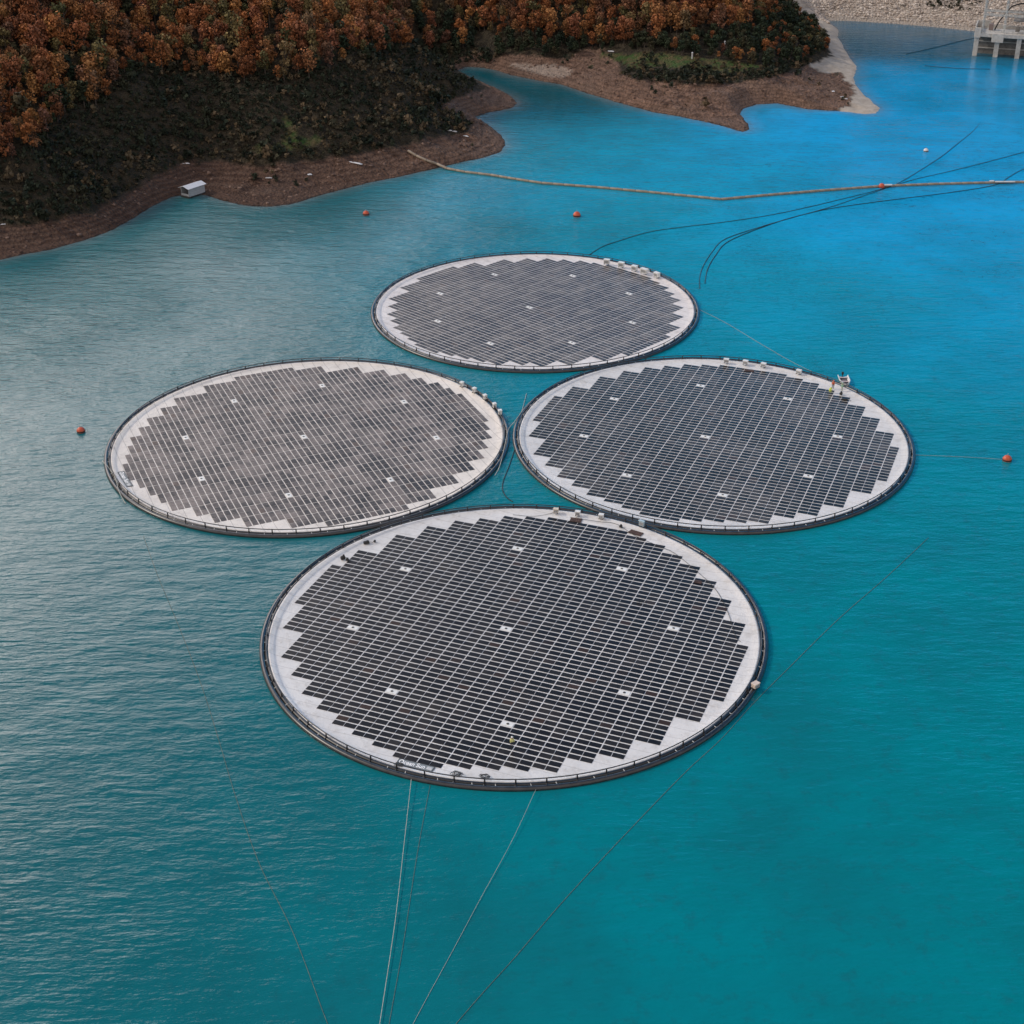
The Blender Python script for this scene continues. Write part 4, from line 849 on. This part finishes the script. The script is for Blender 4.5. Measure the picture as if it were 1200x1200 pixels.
# ---- concrete intake tower
M_conc = simple("concrete", (.50, .475, .44), .85, .22, .8, bmp=.3); M_concd = simple("dark_concrete", (.20, .185, .17), .9, .35, .7, bmp=.3)  # darker concrete for back wall, top floor and hoist house
TP = u3(1166, 66.5, 0); tr_ = R(-19)
M_pale = simple("pale_painted_steel", (.50, .50, .48), .55, .15, 3.)
tw = empty("intake_tower", TP, tr_, "concrete water intake tower on pillars at the top right, steel frame above", "intake tower")
for x in (-7.6, 0, 7.9, 15.5):
    for y in (0, 9):
        bb = MB(); bb.box((x, y, 1.6), (1.7, 1.7, 11.2), bev=.08); bb.build("pillar", M_conc, tw)
bb = MB(); bb.box((3.9, 5.2, 1.2), (23.2, .8, 11.0)); bb.build("back_wall", M_concd, tw)
bb = MB()
for z in (2.2, 4.6): bb.box((3.9, 4.7, z), (23.0, .25, .35))
bb.build("wall_beam", M_conc, tw)
bb = MB(); bb.box((4.3, 4.6, 7.9), (26.0, 12.2, 1.4), bev=.08); bb.build("deck", M_conc, tw)
bb = MB(); bb.box((.0, -1.9, 7.2), (4.3, 1.0, 3.2), bev=.08); bb.build("beam_block", M_conc, tw)
bb = MB(); bb.box((-7.5, -1.3, 8.6), (2.2, 1.0, 3.6), bev=.08); bb.build("corner_block", M_conc, tw)
bb = MB(); bb.box((-8.5, 4.9, 9.9), (.35, 11, 2.6)); bb.box((-6.3, 10.4, 9.9), (5.4, .35, 2.6)); bb.box((6.5, 10.4, 9.2), (20, .35, 1.2)); bb.build("parapet", M_conc, tw)
bb = MB(); bb.box((-3.2, 5.5, 9.8), (1.6, 1.6, 2.2), bev=.06); bb.build("valve_box", simple("brown_metal", (.22, .17, .16), .6), tw)
def lattice(bb, a, c, w_, r):
    a, c = Vector(a), Vector(c); d = (c-a).normalized(); s = d.orthogonal().normalized()*w_/2; t_ = d.cross(s).normalized()*w_/2; n = max(2, int((c-a).length/1.6)); cr = [s+t_, s-t_, -s-t_, -s+t_]
    for q in cr: bb.tube([a+q, c+q], r, 4)
    for i in range(n):
        A_, B_ = a+(c-a)*(i/n), a+(c-a)*((i+1)/n)
        for k_ in range(4): bb.tube([A_+cr[k_], B_+cr[(k_+1) % 4]], r*.6, 3)
for i, (x, y) in enumerate([(-6.0, -.6), (1.8, -.6), (9.5, -.6), (-6.0, 8.5), (1.8, 8.5), (9.5, 8.5)]):
    bb = MB(); lattice(bb, (x, y, 8.6), (x, y, 24.5), .45, .07); bb.build("steel_column", M_pale, tw)
bb = MB()
for y in (-.6, 8.5): lattice(bb, (-7, y, 24.6), (16, y, 24.6), .9, .1)
for x in (-6, 1.8, 9.5): lattice(bb, (x, -.6, 24.6), (x, 8.5, 24.6), .9, .1)
bb.build("top_girder", M_pale, tw)
bb = MB(); bb.box((4.5, 4, 26.0), (24, 11.5, 1.5), bev=.08)
bb.build("top_floor", M_concd, tw)
bb = MB()
for x0, x1 in ((-6, 1.8), (1.8, 9.5)):
    bb.tube([(x0, 8.5, 9), (x1, 8.5, 16.5)], .08, 4); bb.tube([(x1, 8.5, 9), (x0, 8.5, 16.5)], .08, 4); bb.tube([(x0, 8.5, 16.5), (x1, 8.5, 24)], .08, 4); bb.tube([(x0, -.6, 16.5), (x1, -.6, 16.5)], .08, 4)
bb.build("cross_bracing", M_pale, tw)
bb = MB()
for y in (-.6, 8.5): lattice(bb, (-6, y, 15.2), (16, y, 15.2), .6, .08)
bb.build("middle_girder", M_pale, tw)
bb = MB(); bb.box((9.5, 4, 13.2), (9.5, 6.5, .35)); bb.box((10.5, 4.5, 11.2), (3.2, 2.4, 3.6), bev=.1); bb.box((6.6, 3, 10.0), (1.6, 1.6, 1.8), bev=.1); bb.build("hoist_house", M_concd, tw)
bb = MB(); bb.tube([(-1.8, 5.2, 8.8), (-.8, 5.4, 11.5), (1.2, 5.8, 15), (3.2, 6, 17.5), (6, 6, 18.6), (9, 6, 18.8)], .26, 8); bb.build("pipe", M_dark, tw)
bb = MB()
for x in np.arange(-9, 17, 2.0): bb.tube([(x, -1.3, 8.6), (x, -1.3, 9.7)], .04, 4)
bb.tube([(-9, -1.3, 9.7), (17, -1.3, 9.7)], .04, 4); bb.tube([(-9, -1.3, 9.2), (17, -1.3, 9.2)], .03, 4); bb.build("handrail", M_steel, tw)
